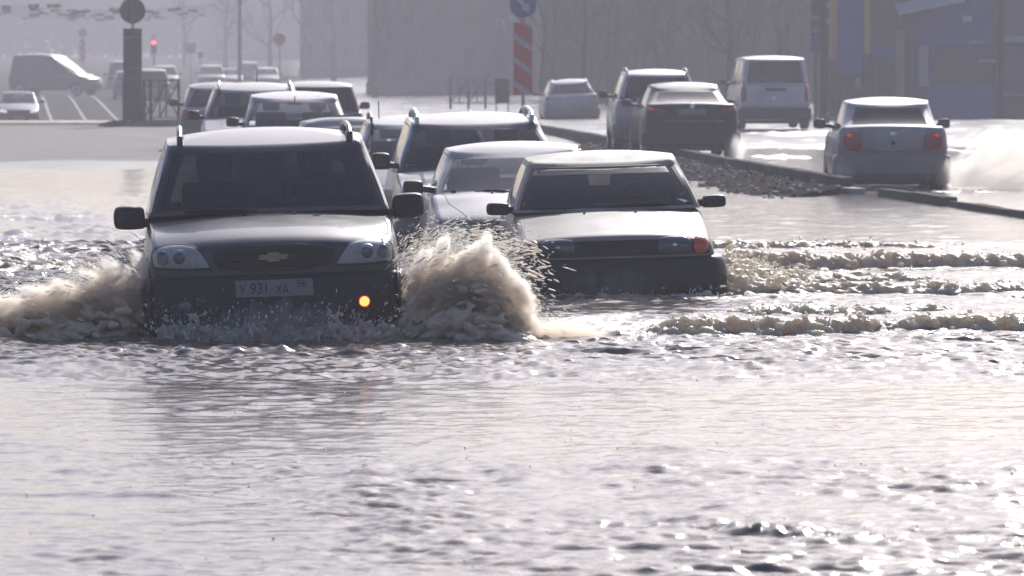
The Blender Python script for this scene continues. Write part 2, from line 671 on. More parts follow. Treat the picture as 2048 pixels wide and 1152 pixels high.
    def bumper(s, name, end, z0, z1, proud, m, w=None, wrap=0.5, parent=None, add=True):
        sp = s.spec
        w = w or s.W * 0.97
        bw = sp.get('bowf', .16) if end == 'f' else sp.get('bowr', .10)
        xs = np.linspace(-1, 1, 25)
        path = [(-w - proud * .4, wrap)] + [(-w - proud * .4, bw + .10)] + [(x * w * .955, bw * (x * w * .955 / s.W) ** 2) for x in xs] + \
               [(w + proud * .4, bw + .10), (w + proud * .4, wrap)]
        path = chaikin(path, 2)
        h = z1 - z0
        prof = chaikin([(-.06, z0), (proud * .55, z0), (proud, z0 + .22 * h), (proud, z1 - .22 * h), (proud * .5, z1), (-.06, z1)], 2, closed=True)
        V, Fc, rings = [], [], []
        for i, p in enumerate(path):
            d = path[min(i + 1, len(path) - 1)] - path[max(i - 1, 0)]
            d = d / (np.linalg.norm(d) + 1e-9)
            nv = np.array([d[1], -d[0]])
            ring = []
            for q, z in prof:
                x, y = p + nv * q
                if end == 'r': y = s.L - y
                V.append((x, y, z)); ring.append(len(V) - 1)
            rings.append(ring)
        k = len(prof)
        for i in range(len(rings) - 1):
            for j in range(k): Fc.append((rings[i][j], rings[i][(j + 1) % k], rings[i + 1][(j + 1) % k], rings[i + 1][j]))
        Fc.append(tuple(rings[0])); Fc.append(tuple(rings[-1][::-1]))
        if add:
            n0 = len(s.bv); s.bv += V; s.bf += [tuple(i + n0 for i in q) for q in Fc]
            s.refresh()
        o = mesh_obj(name, V, Fc, m, None, True)
        bm = bmesh.new(); bm.from_mesh(o.data); bmesh.ops.recalc_face_normals(bm, faces=bm.faces); bm.to_mesh(o.data); bm.free()
        return s.put(o, parent)

    def wheels(s):
        sp = s.spec
        R = sp.get('R', 0.31); wd = 0.215
        for y in (sp['axles']):
            for sg in (-1, 1):
                x = sg * (s.W - wd / 2 - .004)
                arch = [(y + (R + .065) * math.cos(t), R + .01 + (R + .065) * math.sin(t)) for t in np.linspace(0, 2 * math.pi, 28, endpoint=False)]
                s.decal('wheel_arch', arch, 's+' if sg > 0 else 's-', TRIM, off=0.004, rim=.02, rnd=0, res=28)
                mb = MB().lathe([(R - .075, -wd / 2 + .01), (R - .03, -wd / 2), (R, -wd / 2 + .03), (R, wd / 2 - .03), (R - .03, wd / 2), (R - .075, wd / 2 - .01)], (x, y, R), 'x', 28)
                wh = s.mb(mb, 'wheel', RUBBER)
                m2 = MB().lathe([(R - .08, 0), (R - .07, .03), (R - .12, .032), (.06, .022), (.05, .04), (.0, .042)], (x + sg * (wd / 2 - .035), y, R), 'x', 20)
                if sg < 0:
                    m2 = MB().lathe([(R - .08, 0), (R - .07, -.03), (R - .12, -.032), (.06, -.022), (.05, -.04), (.0, -.042)], (x + sg * (wd / 2 - .035), y, R), 'x', 20)
                m2.build('rim', RIM, wh)

    def mirror(s, sg, x0, x1, z0, z1, y, m, thick=.13, arm_z=None, rnd=3):
        """door mirror: rounded housing between x0..x1 (from the centre line), z0..z1, with an arm to the door"""
        w, h = (x1 - x0), (z1 - z0)
        cx, cz = sg * (x0 + x1) / 2, (z0 + z1) / 2
        base = chaikin([(-.5, -.42), (-.40, -.5), (.38, -.5), (.5, -.30), (.5, .28), (.36, .5), (-.36, .46), (-.5, .30)], 2, closed=True)
        V, Fc, rings = [], [], []
        for t, sc in ((-.5, .55), (-.47, .75), (-.36, .90), (-.15, .98), (.2, 1.0), (.46, .97), (.5, .90), (.5, .84), (.44, .82)):
            ring = []
            for a, b in base:
                V.append((cx + sg * a * w * sc, y + t * thick, cz + b * h * sc)); ring.append(len(V) - 1)
            rings.append(ring)
        n = len(base)
        for i in range(len(rings) - 1):
            for k in range(n): Fc.append((rings[i][k], rings[i][(k + 1) % n], rings[i + 1][(k + 1) % n], rings[i + 1][k]))
        Fc.append(tuple(rings[0][::-1])); Fc.append(tuple(rings[-1]))
        az = arm_z if arm_z is not None else z0 + .05
        mb = MB(); mb.add(V, Fc)
        mb.tube([(sg * (x0 + .03), y, az), (sg * (x0 - .05), y + .01, az - .01), (sg * (x0 - .13), y + .03, az - .025)], .032, 8)
        o = s.mb(mb, 'door_mirror', m)
        g = MB().add([(cx + sg * a * w * .8, y + thick * .445, cz + b * h * .8) for a, b in base], [tuple(range(n))])
        s.put(g.build('mirror_glass', LENSDARK, None, False), o)
        return o

    def rails(s, y0, y1, x, z, m, r=.016, h=.055, legs=3):
        for sg in (-1, 1):
            mb = MB()
            pts = []
            for i in range(15):
                t = i / 14
                lift = h * min(1, math.sin(math.pi * t) * 5.0)
                zz = s.gbvh.ray_cast(Vector((sg * x, y0 + (y1 - y0) * t, 3)), Vector((0, 0, -1)))[0]
                zz = zz.z if zz is not None else z
                pts.append((sg * x, y0 + (y1 - y0) * t, zz + lift))
            mb.tube(pts, r, 8)
            for t in np.linspace(0.02, .98, legs):
                y = y0 + (y1 - y0) * t
                zz = s.gbvh.ray_cast(Vector((sg * x, y, 3)), Vector((0, 0, -1)))[0]
                zz = zz.z if zz is not None else z
                ed = t < .05 or t > .95
                ly = .16 if ed else .07
                yo = (.10 if t < .05 else -.10) if ed else 0
                mb.box(sg * x - .022, sg * x + .022, y + yo - ly, y + yo + ly, zz - .02, zz + h * .95, c=.012)
            s.mb(mb, 'roof_rail', m)

    def seats(s, yf, yr, zs, driver_side=1, rear=True, headrest=True, hw=.24, hr=(.22, .40), hwid=.13):
        for sg in (-1, 1):
            mb = MB()
            mb.box(sg * .36 - hw, sg * .36 + hw, yf - .07, yf + .07, zs - .35, zs + .20, rot=Matrix.Rotation(math.radians(-12), 3, 'X'), c=.05)
            o = s.mb(mb, 'seat', SEATM)
            if headrest:
                h = MB().box(sg * .36 - hwid, sg * .36 + hwid, yf + .05, yf + .14, zs + hr[0], zs + hr[1], c=.045)
                h.tube([(sg * .36 - .06, yf + .08, zs + .15), (sg * .36 - .06, yf + .09, zs + .26)], .008, 6)
                h.tube([(sg * .36 + .06, yf + .08, zs + .15), (sg * .36 + .06, yf + .09, zs + .26)], .008, 6)
                s.put(h.build('headrest', SEATM, None), o)
        if rear:
            mb = MB().box(-.60, .60, yr - .07, yr + .07, zs - .35, zs + .08, rot=Matrix.Rotation(math.radians(-14), 3, 'X'), c=.05)
            s.mb(mb, 'rear_bench', SEATM)

    def dash(s, y, z, w, driver=1, wheel=True):
        mb = MB().box(-w, w, y, y + .45, z - .2, z + .03, c=.05)
        s.mb(mb, 'dashboard', BLACK)
        if wheel:
            c = Vector((driver * .36, y + .58, z + .06)); mb = MB()
            pts = []
            for i in range(25):
                t = 2 * math.pi * i / 24
                pts.append(c + Vector((math.cos(t) * .185, -math.sin(t) * .07, math.sin(t) * .17)))
            mb.tube(pts, .014, 8)
            mb.tube([c + Vector((-.17, 0, 0)), c + Vector((.17, 0, 0))], .016, 6)
            mb.tube([c, c + Vector((0, .05, -.16))], .016, 6)
            s.mb(mb, 'steering_wheel', BLACK)

    def wiper(s, x0, z0, x1, z1, m=BLACK):
        out = []
        for t in np.linspace(0, 1, 16):
            h, nv = s.hit(x0 + (x1 - x0) * t, z0 + (z1 - z0) * t, 'f', s.gbvh)
            if h is not None: out.append(h + nv * .018)
        mb = MB().tube(out, .010, 6)
        c = out[len(out) // 2]
        mb.tube([out[3] + Vector((0, -.012, .01)), c + Vector((0, -.028, .012)), out[-3] + Vector((0, -.012, .01))], .007, 6)
        s.mb(mb, 'wiper', m)

    def plate(s, z, d, text=None, x=0, w=.52, h=.112, off=.012, sub=None, m=PLATE):
        o = s.decal('number_plate', [(x - w / 2, z - h / 2), (x + w / 2, z - h / 2), (x + w / 2, z + h / 2), (x - w / 2, z + h / 2)], d, m, off=off, rnd=0, rim=.02, res=24)
        # keep the plate flat
        me = o.data
        ymin = min(v.co.y for v in me.vertices) if d == 'f' else max(v.co.y for v in me.vertices)
        sg = -1 if d == 'f' else 1
        for v in me.vertices:
            v.co.y = ymin + (0 if abs(v.co.y - ymin) < .045 and True else -sg * .02)
        nb = len(me.vertices) - 24
        for i, v in enumerate(me.vertices):
            v.co.y = ymin if i < nb else ymin - sg * .02
        if text:
            for body, size, cx, cz in text:
                cu = bpy.data.curves.new('lettering', 'FONT'); cu.body = body; cu.size = size
                cu.align_x = 'CENTER'; cu.align_y = 'CENTER'; cu.extrude = 0.0015
                t = bpy.data.objects.new('lettering', cu)
                COL.objects.link(t)
                dg = bpy.context.evaluated_depsgraph_get(); dg.update()
                tm = bpy.data.meshes.new_from_object(t.evaluated_get(dg))
                bpy.data.objects.remove(t)
                to = bpy.data.objects.new('lettering', tm); COL.objects.link(to)
                tm.materials.clear(); tm.materials.append(INK)
                to.parent = o
                to.rotation_euler = (math.pi / 2, 0, 0 if d == 'f' else math.pi)
                sx = -1 if d == 'r' else 1
                to.location = (x + sx * cx, ymin + sg * .003, z + cz)
                to.scale = (.82, 1, 1)
        return o

    def build(s):
        s.body()
        s.refresh()
        s.greenhouse()
        s.refresh()
        if 'axles' in s.spec:
            s.wheels()

    def place(s, X, Y, end, yaw=0.0, roll=0.0, z=0.0, pitch=0.0):
        """puts the car with its front ('f') or rear ('r') bumper centre at X, Y; yaw 0 faces the camera for 'f', faces away for 'r'"""
        r = s.root
        if end == 'f':
            ang = yaw
            c = Vector((X, Y, z)) + Matrix.Rotation(ang, 3, 'Z') @ Vector((0, s.L / 2, 0))
        else:
            ang = math.pi + yaw
            c = Vector((X, Y, z)) + Matrix.Rotation(yaw, 3, 'Z') @ Vector((0, s.L / 2, 0))
        r.location = c
        r.rotation_mode = 'XYZ'
        r.rotation_euler = (pitch, roll, ang)


def copy_tree(o, parent=None):
    c = o.copy()
    COL.objects.link(c)
    if parent is not None: c.parent = parent
    for ch in list(o.children): copy_tree(ch, c)
    return c


def std_stations(L, w, zhood_f, zcowl, zbelt, ztrunk, zlow, cowl_y, deck_y=None, zr_end=None, crown=.03, tailw=.95, nosew=.93):
    """longitudinal stations of a usual car body: (y, half width, shoulder z, crown z, bottom z)"""
    a = [(0, w * nosew, zhood_f - .05, zhood_f - .02, zlow + .06),
         (.14, w * (nosew * .3 + .7) * .985, zhood_f, zhood_f + crown * .8, zlow + .02),
         (.55, w * .985, zhood_f + (zcowl - zhood_f) * .42, zhood_f + (zcowl - zhood_f) * .5 + crown, zlow),
         (cowl_y, w, zcowl, zcowl + crown, zlow),
         (cowl_y + .8, w, zbelt, zbelt, zlow)]
    if deck_y:
        a += [(deck_y - .3, w, zbelt + .01, zbelt + .01, zlow), (deck_y, w * .99, zbelt + .01, zbelt + .03, zlow),
              (L - .15, w * .97, ztrunk, ztrunk + .025, zlow + .03), (L, w * tailw, ztrunk - .02, ztrunk + .005, zlow + .08)]
    else:
        a += [(L - .5, w * .99, zbelt + .01, zbelt + .01, zlow), (L - .12, w * .975, ztrunk, ztrunk, zlow + .03),
              (L, w * tailw, ztrunk - .04, ztrunk - .04, zlow + .08)]
    return a

# ------------------------------------------------------------------ paints
MUD = (0.15, 0.128, 0.108)
P_NIVA = mat('dark_green_paint', (0.022, 0.026, 0.027), 0.30, coat=0.45, vscale=2.2, dirt=(0.13, 0.115, 0.10), dirt_amt=0.30)
P_BEIGE = mat('beige_paint', (0.31, 0.255, 0.20), 0.45, coat=0.12, vscale=2.5, dirt=(.20, .17, .145), dirt_amt=0.5)
P_SILVER = mat('silver_paint', (0.27, 0.27, 0.28), 0.32, metal=0.4, coat=0.5, vscale=2.5, dirt=MUD, dirt_amt=0.35, mudz=0.95)
P_BLUE = mat('dark_blue_paint', (0.035, 0.038, 0.062), 0.25, metal=0.3, coat=0.7, vscale=2.5, dirt=MUD, dirt_amt=0.3, mudz=0.95)
P_WHITE = mat('white_paint', (0.38, 0.37, 0.365), 0.34, coat=0.35, vscale=2.0, dirt=(.2, .175, .15), dirt_amt=0.45, mudz=0.95)
P_WHITE2 = mat('dirty_white_paint', (0.31, 0.30, 0.295), 0.36, coat=0.35, vscale=2.0, dirt=(.19, .165, .145), dirt_amt=0.6, mudz=1.00)
P_PALE = mat('pale_silver_paint', (.52, .51, .505), .34, coat=.35, vscale=2.0, dirt=MUD, dirt_amt=.35, mudz=.80)
P_BLACK = mat('black_paint', (0.010, 0.010, 0.015), 0.4, coat=0.1, vscale=2.5, dirt=(0.06, 0.05, 0.05), dirt_amt=0.35, mudz=0.90)
P_GREY = mat('grey_paint', (0.16, 0.165, 0.17), 0.28, metal=0.3, coat=0.6, vscale=2.5, dirt=MUD, dirt_amt=0.3, mudz=0.95)
P_DGREY = mat('dark_grey_paint', (0.05, 0.05, 0.055), 0.28, metal=0.2, coat=0.6, vscale=2.5, dirt=MUD, dirt_amt=0.35, mudz=0.95)
FOGLIT = mat('lit_fog_lamp', (1, .7, .35), 0.2, emit=(1.0, 0.27, 0.05), estr=2.6)
REDLIT = mat('lit_red_lamp', (0.6, .02, .03), 0.2, emit=(1.0, 0.06, 0.07), estr=0.30)
HEADLIT = mat('lit_head_lamp', (1, .9, .8), 0.15, emit=(1.0, 0.85, 0.75), estr=.8)
GOLD = mat('worn_gold_emblem', (0.30, 0.26, 0.17), 0.35, metal=0.5)

KINDS = {
    # hood z, cowl z, belt z, deck z (as shares of H); cowl y, windscreen run, rear top / rear base from the tail
    'sedan': dict(zh=.50, zc=.655, zb=.64, zt=.69, cy=1.18, run=.78, rt=1.42, rb=.80, deck=.95, z1f=.918, z1r=.90),
    'hatch': dict(zh=.50, zc=.645, zb=.635, zt=.64, cy=1.08, run=.78, rt=.62, rb=.20, deck=None, z1f=.918, z1r=.90),
    'wagon': dict(zh=.49, zc=.64, zb=.635, zt=.635, cy=1.12, run=.76, rt=.50, rb=.22, deck=None, z1f=.918, z1r=.915),
    'suv': dict(zh=.53, zc=.635, zb=.625, zt=.625, cy=1.10, run=.66, rt=.42, rb=.17, deck=None, z1f=.915, z1r=.92),
    'van': dict(zh=.46, zc=.55, zb=.53, zt=.53, cy=.70, run=.75, rt=.24, rb=.09, deck=None, z1f=.915, z1r=.945),
}


def gspec(kind, L, W, H, paint, **kw):
    k = dict(KINDS[kind]); k.update({a: b for a, b in kw.items() if a in k})
    w = W / 2
    crown = kw.get('crown', .055)
    zlow = kw.get('zlow', .21)
    st = std_stations(L, w, k['zh'] * H, k['zc'] * H, k['zb'] * H, k['zt'] * H, zlow, k['cy'], L - k['deck'] if k['deck'] else None,
                      nosew=kw.get('nosew', .93), tailw=kw.get('tailw', .95))
    sh = kw.get('shoulder', .93)
    xb = w * (sh - .012)
    gh = dict(yf0=k['cy'] - .06, yf1=k['cy'] - .06 + k['run'], yr0=L - k['rb'], yr1=L - k['rt'], xb=xb, xr=kw.get('xr', w * .74),
              xb_rear=kw.get('xb_rear', xb * .97), xr_rear=kw.get('xr_rear', w * .72),
              z0f=k['zc'] * H + .015, z0s=k['zb'] * H, z0sr=k['zb'] * H, z0r=k['zt'] * H + .01, z1f=k['z1f'] * H, z1m=H - crown, z1r=k['z1r'] * H, crown=crown)
    gh.update(kw.get('gh', {}))
    sp = dict(L=L, W=W, st=st, gh=gh, paint=paint, shoulder=sh, axles=kw.get('axles', (.85, L - .85)), R=kw.get('R', .31))
    for a in ('glass', 'glass_rear', 'glass_side', 'bowf', 'bowr', 'seal_mat', 'roof_paint', 'nose_r', 'tail_r'):
        if a in kw: sp[a] = kw[a]
    return sp


def both(c, name, poly, d, m, **kw):
    return [c.decal(name, [(a * sg, b) for a, b in (poly if sg > 0 else poly[::-1])], d, m, **kw) for sg in (1, -1)]


def circ(cx, cz, r, n=14, rz=None):
    return [(cx + r * math.cos(t), cz + (rz or r) * math.sin(t)) for t in np.linspace(0, 2 * math.pi, n, endpoint=False)]


def front_face(c, H, lamp=LENS, z0=None, plate=True, grille=True, mirrors=True, bump=None, bumper_mat=None):
    """usual front end: lamps, grille, bumper, plate, mirrors"""
    w = c.W
    z = z0 or H * .44
    bm = bumper_mat or c.spec['paint']
    c.bumper('front_bumper', 'f', H * .17, H * .34, .04, bm)
    if grille:
        c.decal('grille', [(-w * .46, z - .06), (w * .46, z - .06), (w * .52, z + .05), (-w * .52, z + .05)], 'f', TRIM, off=.006, rnd=1)
        c.decal('air_intake', [(-w * .5, H * .19), (w * .5, H * .19), (w * .55, H * .27), (-w * .55, H * .27)], 'f', TRIM, off=.006, rnd=1)
    for sg in (1, -1):
        p = [(.55, z - .055), (.90, z - .02), (.91, z + .06), (.80, z + .095), (.56, z + .045)]
        l = c.decal('headlight', [(a * w * sg, b) for a, b in (p if sg > 0 else p[::-1])], 'f', lamp, off=.01, dome=.02)
        c.decal('bulb_reflector', circ(sg * w * .72, z + .015, .05), 'f', CHROME, off=.026, parent=l, rim=.01)
    if plate: c.plate(H * .28, 'f', off=.02)
    if mirrors:
        zm = c.spec['gh']['z0s'] + .06
        for sg in (1, -1): c.mirror(sg, w + .01, w + .21, zm - .03, zm + .12, c.spec['gh']['yf0'] + .32, bm)


def rear_face(c, H, lamp, plate_z, bumper=(.17, .36), bumper_mat=None, lit=False, mirrors=True, plate_m=PLATE, lid=True):
    w = c.W
    bm = bumper_mat or c.spec['paint']
    c.bumper('rear_bumper', 'r', H * bumper[0], H * bumper[1], .045, bm)
    c.bumper('lower_valance', 'r', H * bumper[0] - .10, H * bumper[0] - .003, .03, BLACK, w=c.W * .95)
    both(c, 'tail_lamp', lamp, 'r', REDLIT if lit else REDLAMP, off=.012, dome=.015)
    if plate_z: c.plate(plate_z, 'r', off=.014, m=plate_m)
    if mirrors:
        zm = c.spec['gh']['z0s'] + .06
        for sg in (1, -1): c.mirror(sg, w + .01, w + .20, zm - .03, zm + .12, c.spec['gh']['yf0'] + .34, BLACK)


# ------------------------------------------------------------------ people behind the wheel
def driver(label, car, xseat, y, zs, jacket=(0.03, 0.03, 0.035), wheel_y=None):
    """a seated driver: one continuous skinned body, hair and jacket as children, hands closed round the steering wheel"""
    root_pts = {}
    v, e, rad = [], [], []
    def pt(p, r, frm=None):
        v.append(p); rad.append(r)
        if frm is not None: e.append((frm, len(v) - 1))
        return len(v) - 1
    # local frame: x side, y towards the back, z up; hips at the origin
    hip = pt((0, 0, 0), .15)
    waist = pt((0, .03, .18), .135, hip)
    chest = pt((0, .05, .38), .155, waist)
    neck0 = pt((0, .05, .53), .065, chest)
    neck = pt((0, .035, .60), .055, neck0)
    jaw = pt((0, .005, .66), .068, neck)
    head = pt((0, .02, .74), .088, jaw)
    top = pt((0, .03, .80), .072, head)
    nose = pt((0, -.082, .70), .012, jaw)
    for sg in (-1, 1):
        sh = pt((sg * .19, .04, .47), .065, chest)
        el = pt((sg * .25, -.12, .26), .046, sh)
        wr = pt((sg * .17, -.36, .32), .030, el)
        pm = pt((sg * .165, -.42, .335), .036, wr)
        for k in range(4):
            f1 = pt((sg * (.165 - .014) + sg * .010 * k, -.468, .345 - .012 * k), .0095, pm)
            f2 = pt((sg * (.165 - .014) + sg * .010 * k, -.470 + .004 * k, .318 - .012 * k), .0085, f1)
        t1 = pt((sg * .128, -.425, .355), .0105, pm)
        pt((sg * .122, -.450, .345), .0085, t1)
        th = pt((sg * .11, -.22, .04), .085, hip)
        kn = pt((sg * .15, -.50, .06), .062, th)
        an = pt((sg * .13, -.72, -.28), .042, kn)
        pt((sg * .13, -.86, -.30), .038, an)
    def skin(name, vs, es, rs, m, parent, sub=1):
        me = bpy.data.meshes.new(name); me.from_pydata(vs, es, [])
        o = bpy.data.objects.new(name, me); COL.objects.link(o)
        o.modifiers.new('s', 'SKIN')
        for i, r in enumerate(rs):
            o.data.skin_vertices[0].data[i].radius = (r, r)
            o.data.skin_vertices[0].data[i].use_root = (i == 0)
        sb = o.modifiers.new('u', 'SUBSURF'); sb.levels = sub; sb.render_levels = sub
        bake(o); o.data.shade_smooth()
        o.data.materials.clear(); o.data.materials.append(m)
        if parent is not None: o.parent = parent
        return o
    sk = mat('skin', (0.42, 0.26, 0.19), 0.5, var=.1, vscale=20)
    body = skin('person', v, e, rad, sk, None)
    tag(body, label, 'person')
    jm = mat('dark_jacket_%d' % int(jacket[0] * 1000), jacket, .8, var=.2, vscale=20)
    jv = [(0, 0, .02), (0, .03, .18), (0, .05, .38), (0, .045, .515)]
    je = [(0, 1), (1, 2), (2, 3)]; jr = [.165, .155, .175, .085]
    for sg in (-1, 1):
        n = len(jv)
        jv += [(sg * .19, .04, .475), (sg * .25, -.12, .262), (sg * .178, -.34, .318)]
        je += [(2, n), (n, n + 1), (n + 1, n + 2)]; jr += [.078, .060, .042]
    skin('jacket', jv, je, jr, jm, body)
    hv = [(0, .055, .70), (0, .045, .79), (0, .01, .845)]
    skin('hair', hv, [(0, 1), (1, 2)], [.082, .090, .050], mat('dark_hair', (0.02, .016, .013), .7), body)
    M = car.root.matrix_basis
    body.matrix_world = M @ Matrix.Translation((xseat, y - car.L / 2, zs))
    return body


CARS = []
# ------------------------------------------------------------------ 1 the dark off-road wagon in front
NL = 3.95
sp = dict(L=NL, W=1.77, paint=P_NIVA, shoulder=.945, bowf=.15, bowr=.08, nose_r=.10, R=.34, axles=(.72, NL - .80),
          glass=glass('niva_glass', (0.20, 0.21, 0.22), film=.035), glass_side=GLASS_DARK, glass_rear=glass('niva_rear_glass', (.16, .16, .17)),
          st=[(0, .825, .795, .845, .30), (.10, .85, .835, .885, .28), (.35, .87, .895, .945, .27), (.95, .885, .955, 1.015, .27), (1.2, .885, .985, 1.02, .27),
              (2.0, .885, 1.0, 1.0, .27), (3.3, .885, 1.01, 1.01, .27), (3.8, .86, 1.0, 1.0, .32), (NL, .82, .97, .97, .36)],
          gh=dict(yf0=.99, yf1=1.60, xb=.845, xr=.69, xb_rear=.82, xr_rear=.66, yr0=3.80, yr1=3.52, z0f=1.025, z0s=.985, z0sr=1.0, z0r=1.0,
                  z1f=1.475, z1m=1.535, z1r=1.47, crown=.06, bow0=.13, bow1=.09, pwf=.05, seal=.028))
niva = Car('off_road_wagon', 'dark green off-road wagon with silver roof rails ploughing through deep water, one fog lamp lit', sp)
niva.bumper('front_bumper', 'f', .27, .635, .055, mat('dark_green_bumper', (.012, .013, .014), .5, var=.3, vscale=8), w=.835)
niva.decal('grille', [(-.385, .655), (.385, .655), (.43, .835), (-.43, .835)], 'f', TRIM, off=.008, rnd=1)
for zz in (.69, .735, .78):
    niva.seam('grille_bar', [(-.37, zz), (.37, zz)], 'f', BLACK, r=.008, off=.012)
hl = [(.425, .690), (.425, .690), (.60, .686), (.80, .700), (.805, .700), (.812, .775), (.79, .822), (.70, .846), (.60, .846), (.52, .826), (.475, .775)]
for sg in (1, -1):
    bz = [(.612 + (a - .612) * 1.09, .768 + (b - .768) * 1.16) for a, b in hl]
    niva.decal('lamp_bezel', [(a * sg, b) for a, b in (bz if sg > 0 else bz[::-1])], 'f', TRIM, off=.006, rnd=1, res=56)
    l = niva.decal('headlight', [(a * sg, b) for a, b in (hl if sg > 0 else hl[::-1])], 'f', LENS, off=.012, dome=.010, rnd=1, res=64)
    r = niva.decal('lamp_ring', circ(sg * .635, .760, .060, 18), 'f', RINGM, off=.026, parent=l, rim=.012)
    niva.decal('lamp_bowl', circ(sg * .635, .760, .042, 18), 'f', LENSDARK, off=.030, parent=l, rim=.006, dome=.008)
    ind = [(.70, .71), (.79, .72), (.79, .80), (.72, .82)]
    niva.decal('turn_signal', [(a * sg, b) for a, b in (ind if sg > 0 else ind[::-1])], 'f', LENSDARK, off=.024, parent=l, rim=.008)
    niva.decal('fog_lamp', circ(sg * .605, .432, .043, 16), 'f', AMBER if sg > 0 else LENSDARK, off=.010, dome=.010)  # amber on the lit side paints the orange glow round the bulb
    if sg > 0: niva.decal('lit_bulb', circ(sg * .605, .432, .034, 16), 'f', FOGLIT, off=.024, dome=.006, rim=.01)
    niva.seam('hood_edge', [(sg * .79, .30), (sg * .80, .6), (sg * .79, 1.02)], 't', TRIM, r=.004, off=-.001)
    niva.decal('fender_trim', [(sg * .835, .38), (sg * .865, .40), (sg * .865, .70), (sg * .835, .66)], 'f', P_NIVA, off=.03, rnd=1)
bt = [(-.105, -.017), (-.045, -.017), (-.035, -.031), (.045, -.031), (.035, -.017), (.09, -.017), (.105, .017), (.045, .017), (.035, .031), (-.045, .031), (-.035, .017), (-.09, .017)]
niva.decal('emblem', [(a, b + .752) for a, b in bt], 'f', GOLD, off=.026, rnd=0, res=48, rim=.012)
niva.plate(.545, 'f', off=.016, text=[('У', .082, -.215, -.012), ('931', .108, -.100, -.004), ('ХА', .082, .052, -.014), ('56', .072, .180, .022)])
niva.wiper(-.62, 1.045, -.08, 1.035)
niva.wiper(-.10, 1.05, .52, 1.055)
for x in (-.17, .17):
    h, nv = niva.hit(x, .86, 't')
    niva.mb(MB().box(x - .012, x + .012, h.y - .015, h.y + .015, h.z - .005, h.z + .014, c=.004), 'washer_nozzle', BLACK)
niva.mirror(1, .86, 1.09, .945, 1.125, 1.22, BLACK)
niva.mirror(-1, .86, 1.08, .925, 1.095, 1.22, BLACK)
niva.rails(1.72, 3.3, .60, 1.56, mat('rail_grey', (.10, .10, .105), .35, metal=.3), r=.020, h=.055)
niva.seats(2.15, 3.0, 1.02)
niva.dash(1.35, 1.03, .74)
niva.mb(MB().box(-.10, .10, 1.84, 1.87, 1.34, 1.405, c=.012).tube([(0, 1.85, 1.40), (0, 1.83, 1.50)], .012, 6), 'rear_view_mirror', BLACK)
niva.place(wx(553, 33.67), 33.67, 'f', yaw=.068, roll=-.030, z=-.19)
CARS.append(niva)
bpy.context.view_layer.update()
driver('driver in dark jacket holding the wheel behind the dark green off-road wagon windscreen', niva, .36, 2.10, .66)

# ------------------------------------------------------------------ 2 the beige hatchback
LL = 4.05
sp = dict(L=LL, W=1.65, paint=P_BEIGE, shoulder=.90, bowf=.12, bowr=.08, nose_r=.05, R=.29, axles=(.80, LL - .78),
          glass=glass('hatch_glass', (0.42, 0.43, 0.44), film=.07), glass_rear=glass('hatch_rear_glass', (.36, .36, .37), film=.05),
          st=[(0, .79, .655, .690, .25), (.05, .80, .695, .735, .22), (.35, .815, .745, .785, .20), (1.10, .825, .865, .905, .20), (1.4, .825, .90, .92, .20),
              (2.2, .825, .91, .91, .20), (3.4, .825, .92, .92, .20), (3.9, .80, .90, .90, .26), (LL, .77, .86, .86, .30)],
          gh=dict(yf0=1.10, yf1=1.72, xb=.775, xr=.612, xb_rear=.75, xr_rear=.60, yr0=3.86, yr1=3.12, z0f=.905, z0s=.905, z0sr=.92, z0r=.905,
                  z1f=1.285, z1m=1.335, z1r=1.25, crown=.045, bow0=.10, bow1=.07, pwf=.042, seal=.026, pwr=.08))
lada = Car('hatchback', 'beige hatchback with orange turn signal and a wide black bumper wading through the flood', sp)
lada.bumper('front_bumper', 'f', .20, .555, .075, BLACK, w=.80, wrap=.45)
lada.decal('grille', [(-.755, .572), (.755, .572), (.765, .70), (-.765, .70)], 'f', TRIM, off=.006, rnd=0, res=48)
for sg in (1, -1):
    p = [(.33, .575), (.61, .575), (.615, .715), (.37, .72), (.33, .68)]
    l = lada.decal('headlight', [(a * sg, b) for a, b in (p if sg > 0 else p[::-1])], 'f', LENSDARK, off=.014, dome=.018, rnd=1)
    lada.decal('bulb_reflector', circ(sg * .47, .655, .020, rz=.014), 'f', CHROME, off=.036, parent=l, rim=.006)
    p = [(.622, .575), (.735, .58), (.755, .64), (.745, .715), (.622, .722)]
    lada.decal('turn_signal', [(a * sg, b) for a, b in (p if sg > 0 else p[::-1])], 'f', AMBER, off=.02, dome=.012, rnd=1)
    lada.seam('hood_edge', [(sg * .715, .12), (sg * .705, .6), (sg * .685, 1.12)], 't', TRIM, r=.004, off=-.001)
lada.decal('air_intake', [(-.40, .25), (.40, .25), (.42, .36), (-.42, .36)], 'f', TRIM, off=.006, rnd=1)
lada.plate(.43, 'f', off=.01, m=mat('muddy_plate', (.05, .047, .045), .7))
lada.wiper(-.60, .94, -.03, .935)
lada.wiper(.0, .945, .50, .95)
for x in (-.20, .22):
    h, nv = lada.hit(x, .98, 't')
    lada.mb(MB().box(x - .010, x + .010, h.y - .012, h.y + .012, h.z - .005, h.z + .012, c=.003), 'washer_nozzle', BLACK)
lada.mirror(1, .80, 1.00, .895, 1.005, 1.40, BLACK)
lada.mirror(-1, .80, .99, .885, .995, 1.40, BLACK)
lada.seats(2.2, 3.0, .99, hw=.27, hr=(.20, .34), hwid=.17)
for a0, a1 in ((-.52, .52),):
    lada.decal('sunshade_band', [(a0 - .03, 1.195), (a1 + .03, 1.195), (a1 - .01, 1.262), (a0 + .01, 1.262)], 'f', mat('sunshade_film', (.02, .02, .022), .4), off=.006, rnd=0, rim=.004, bvh=lada.gbvh)
lada.dash(1.40, .90, .70)
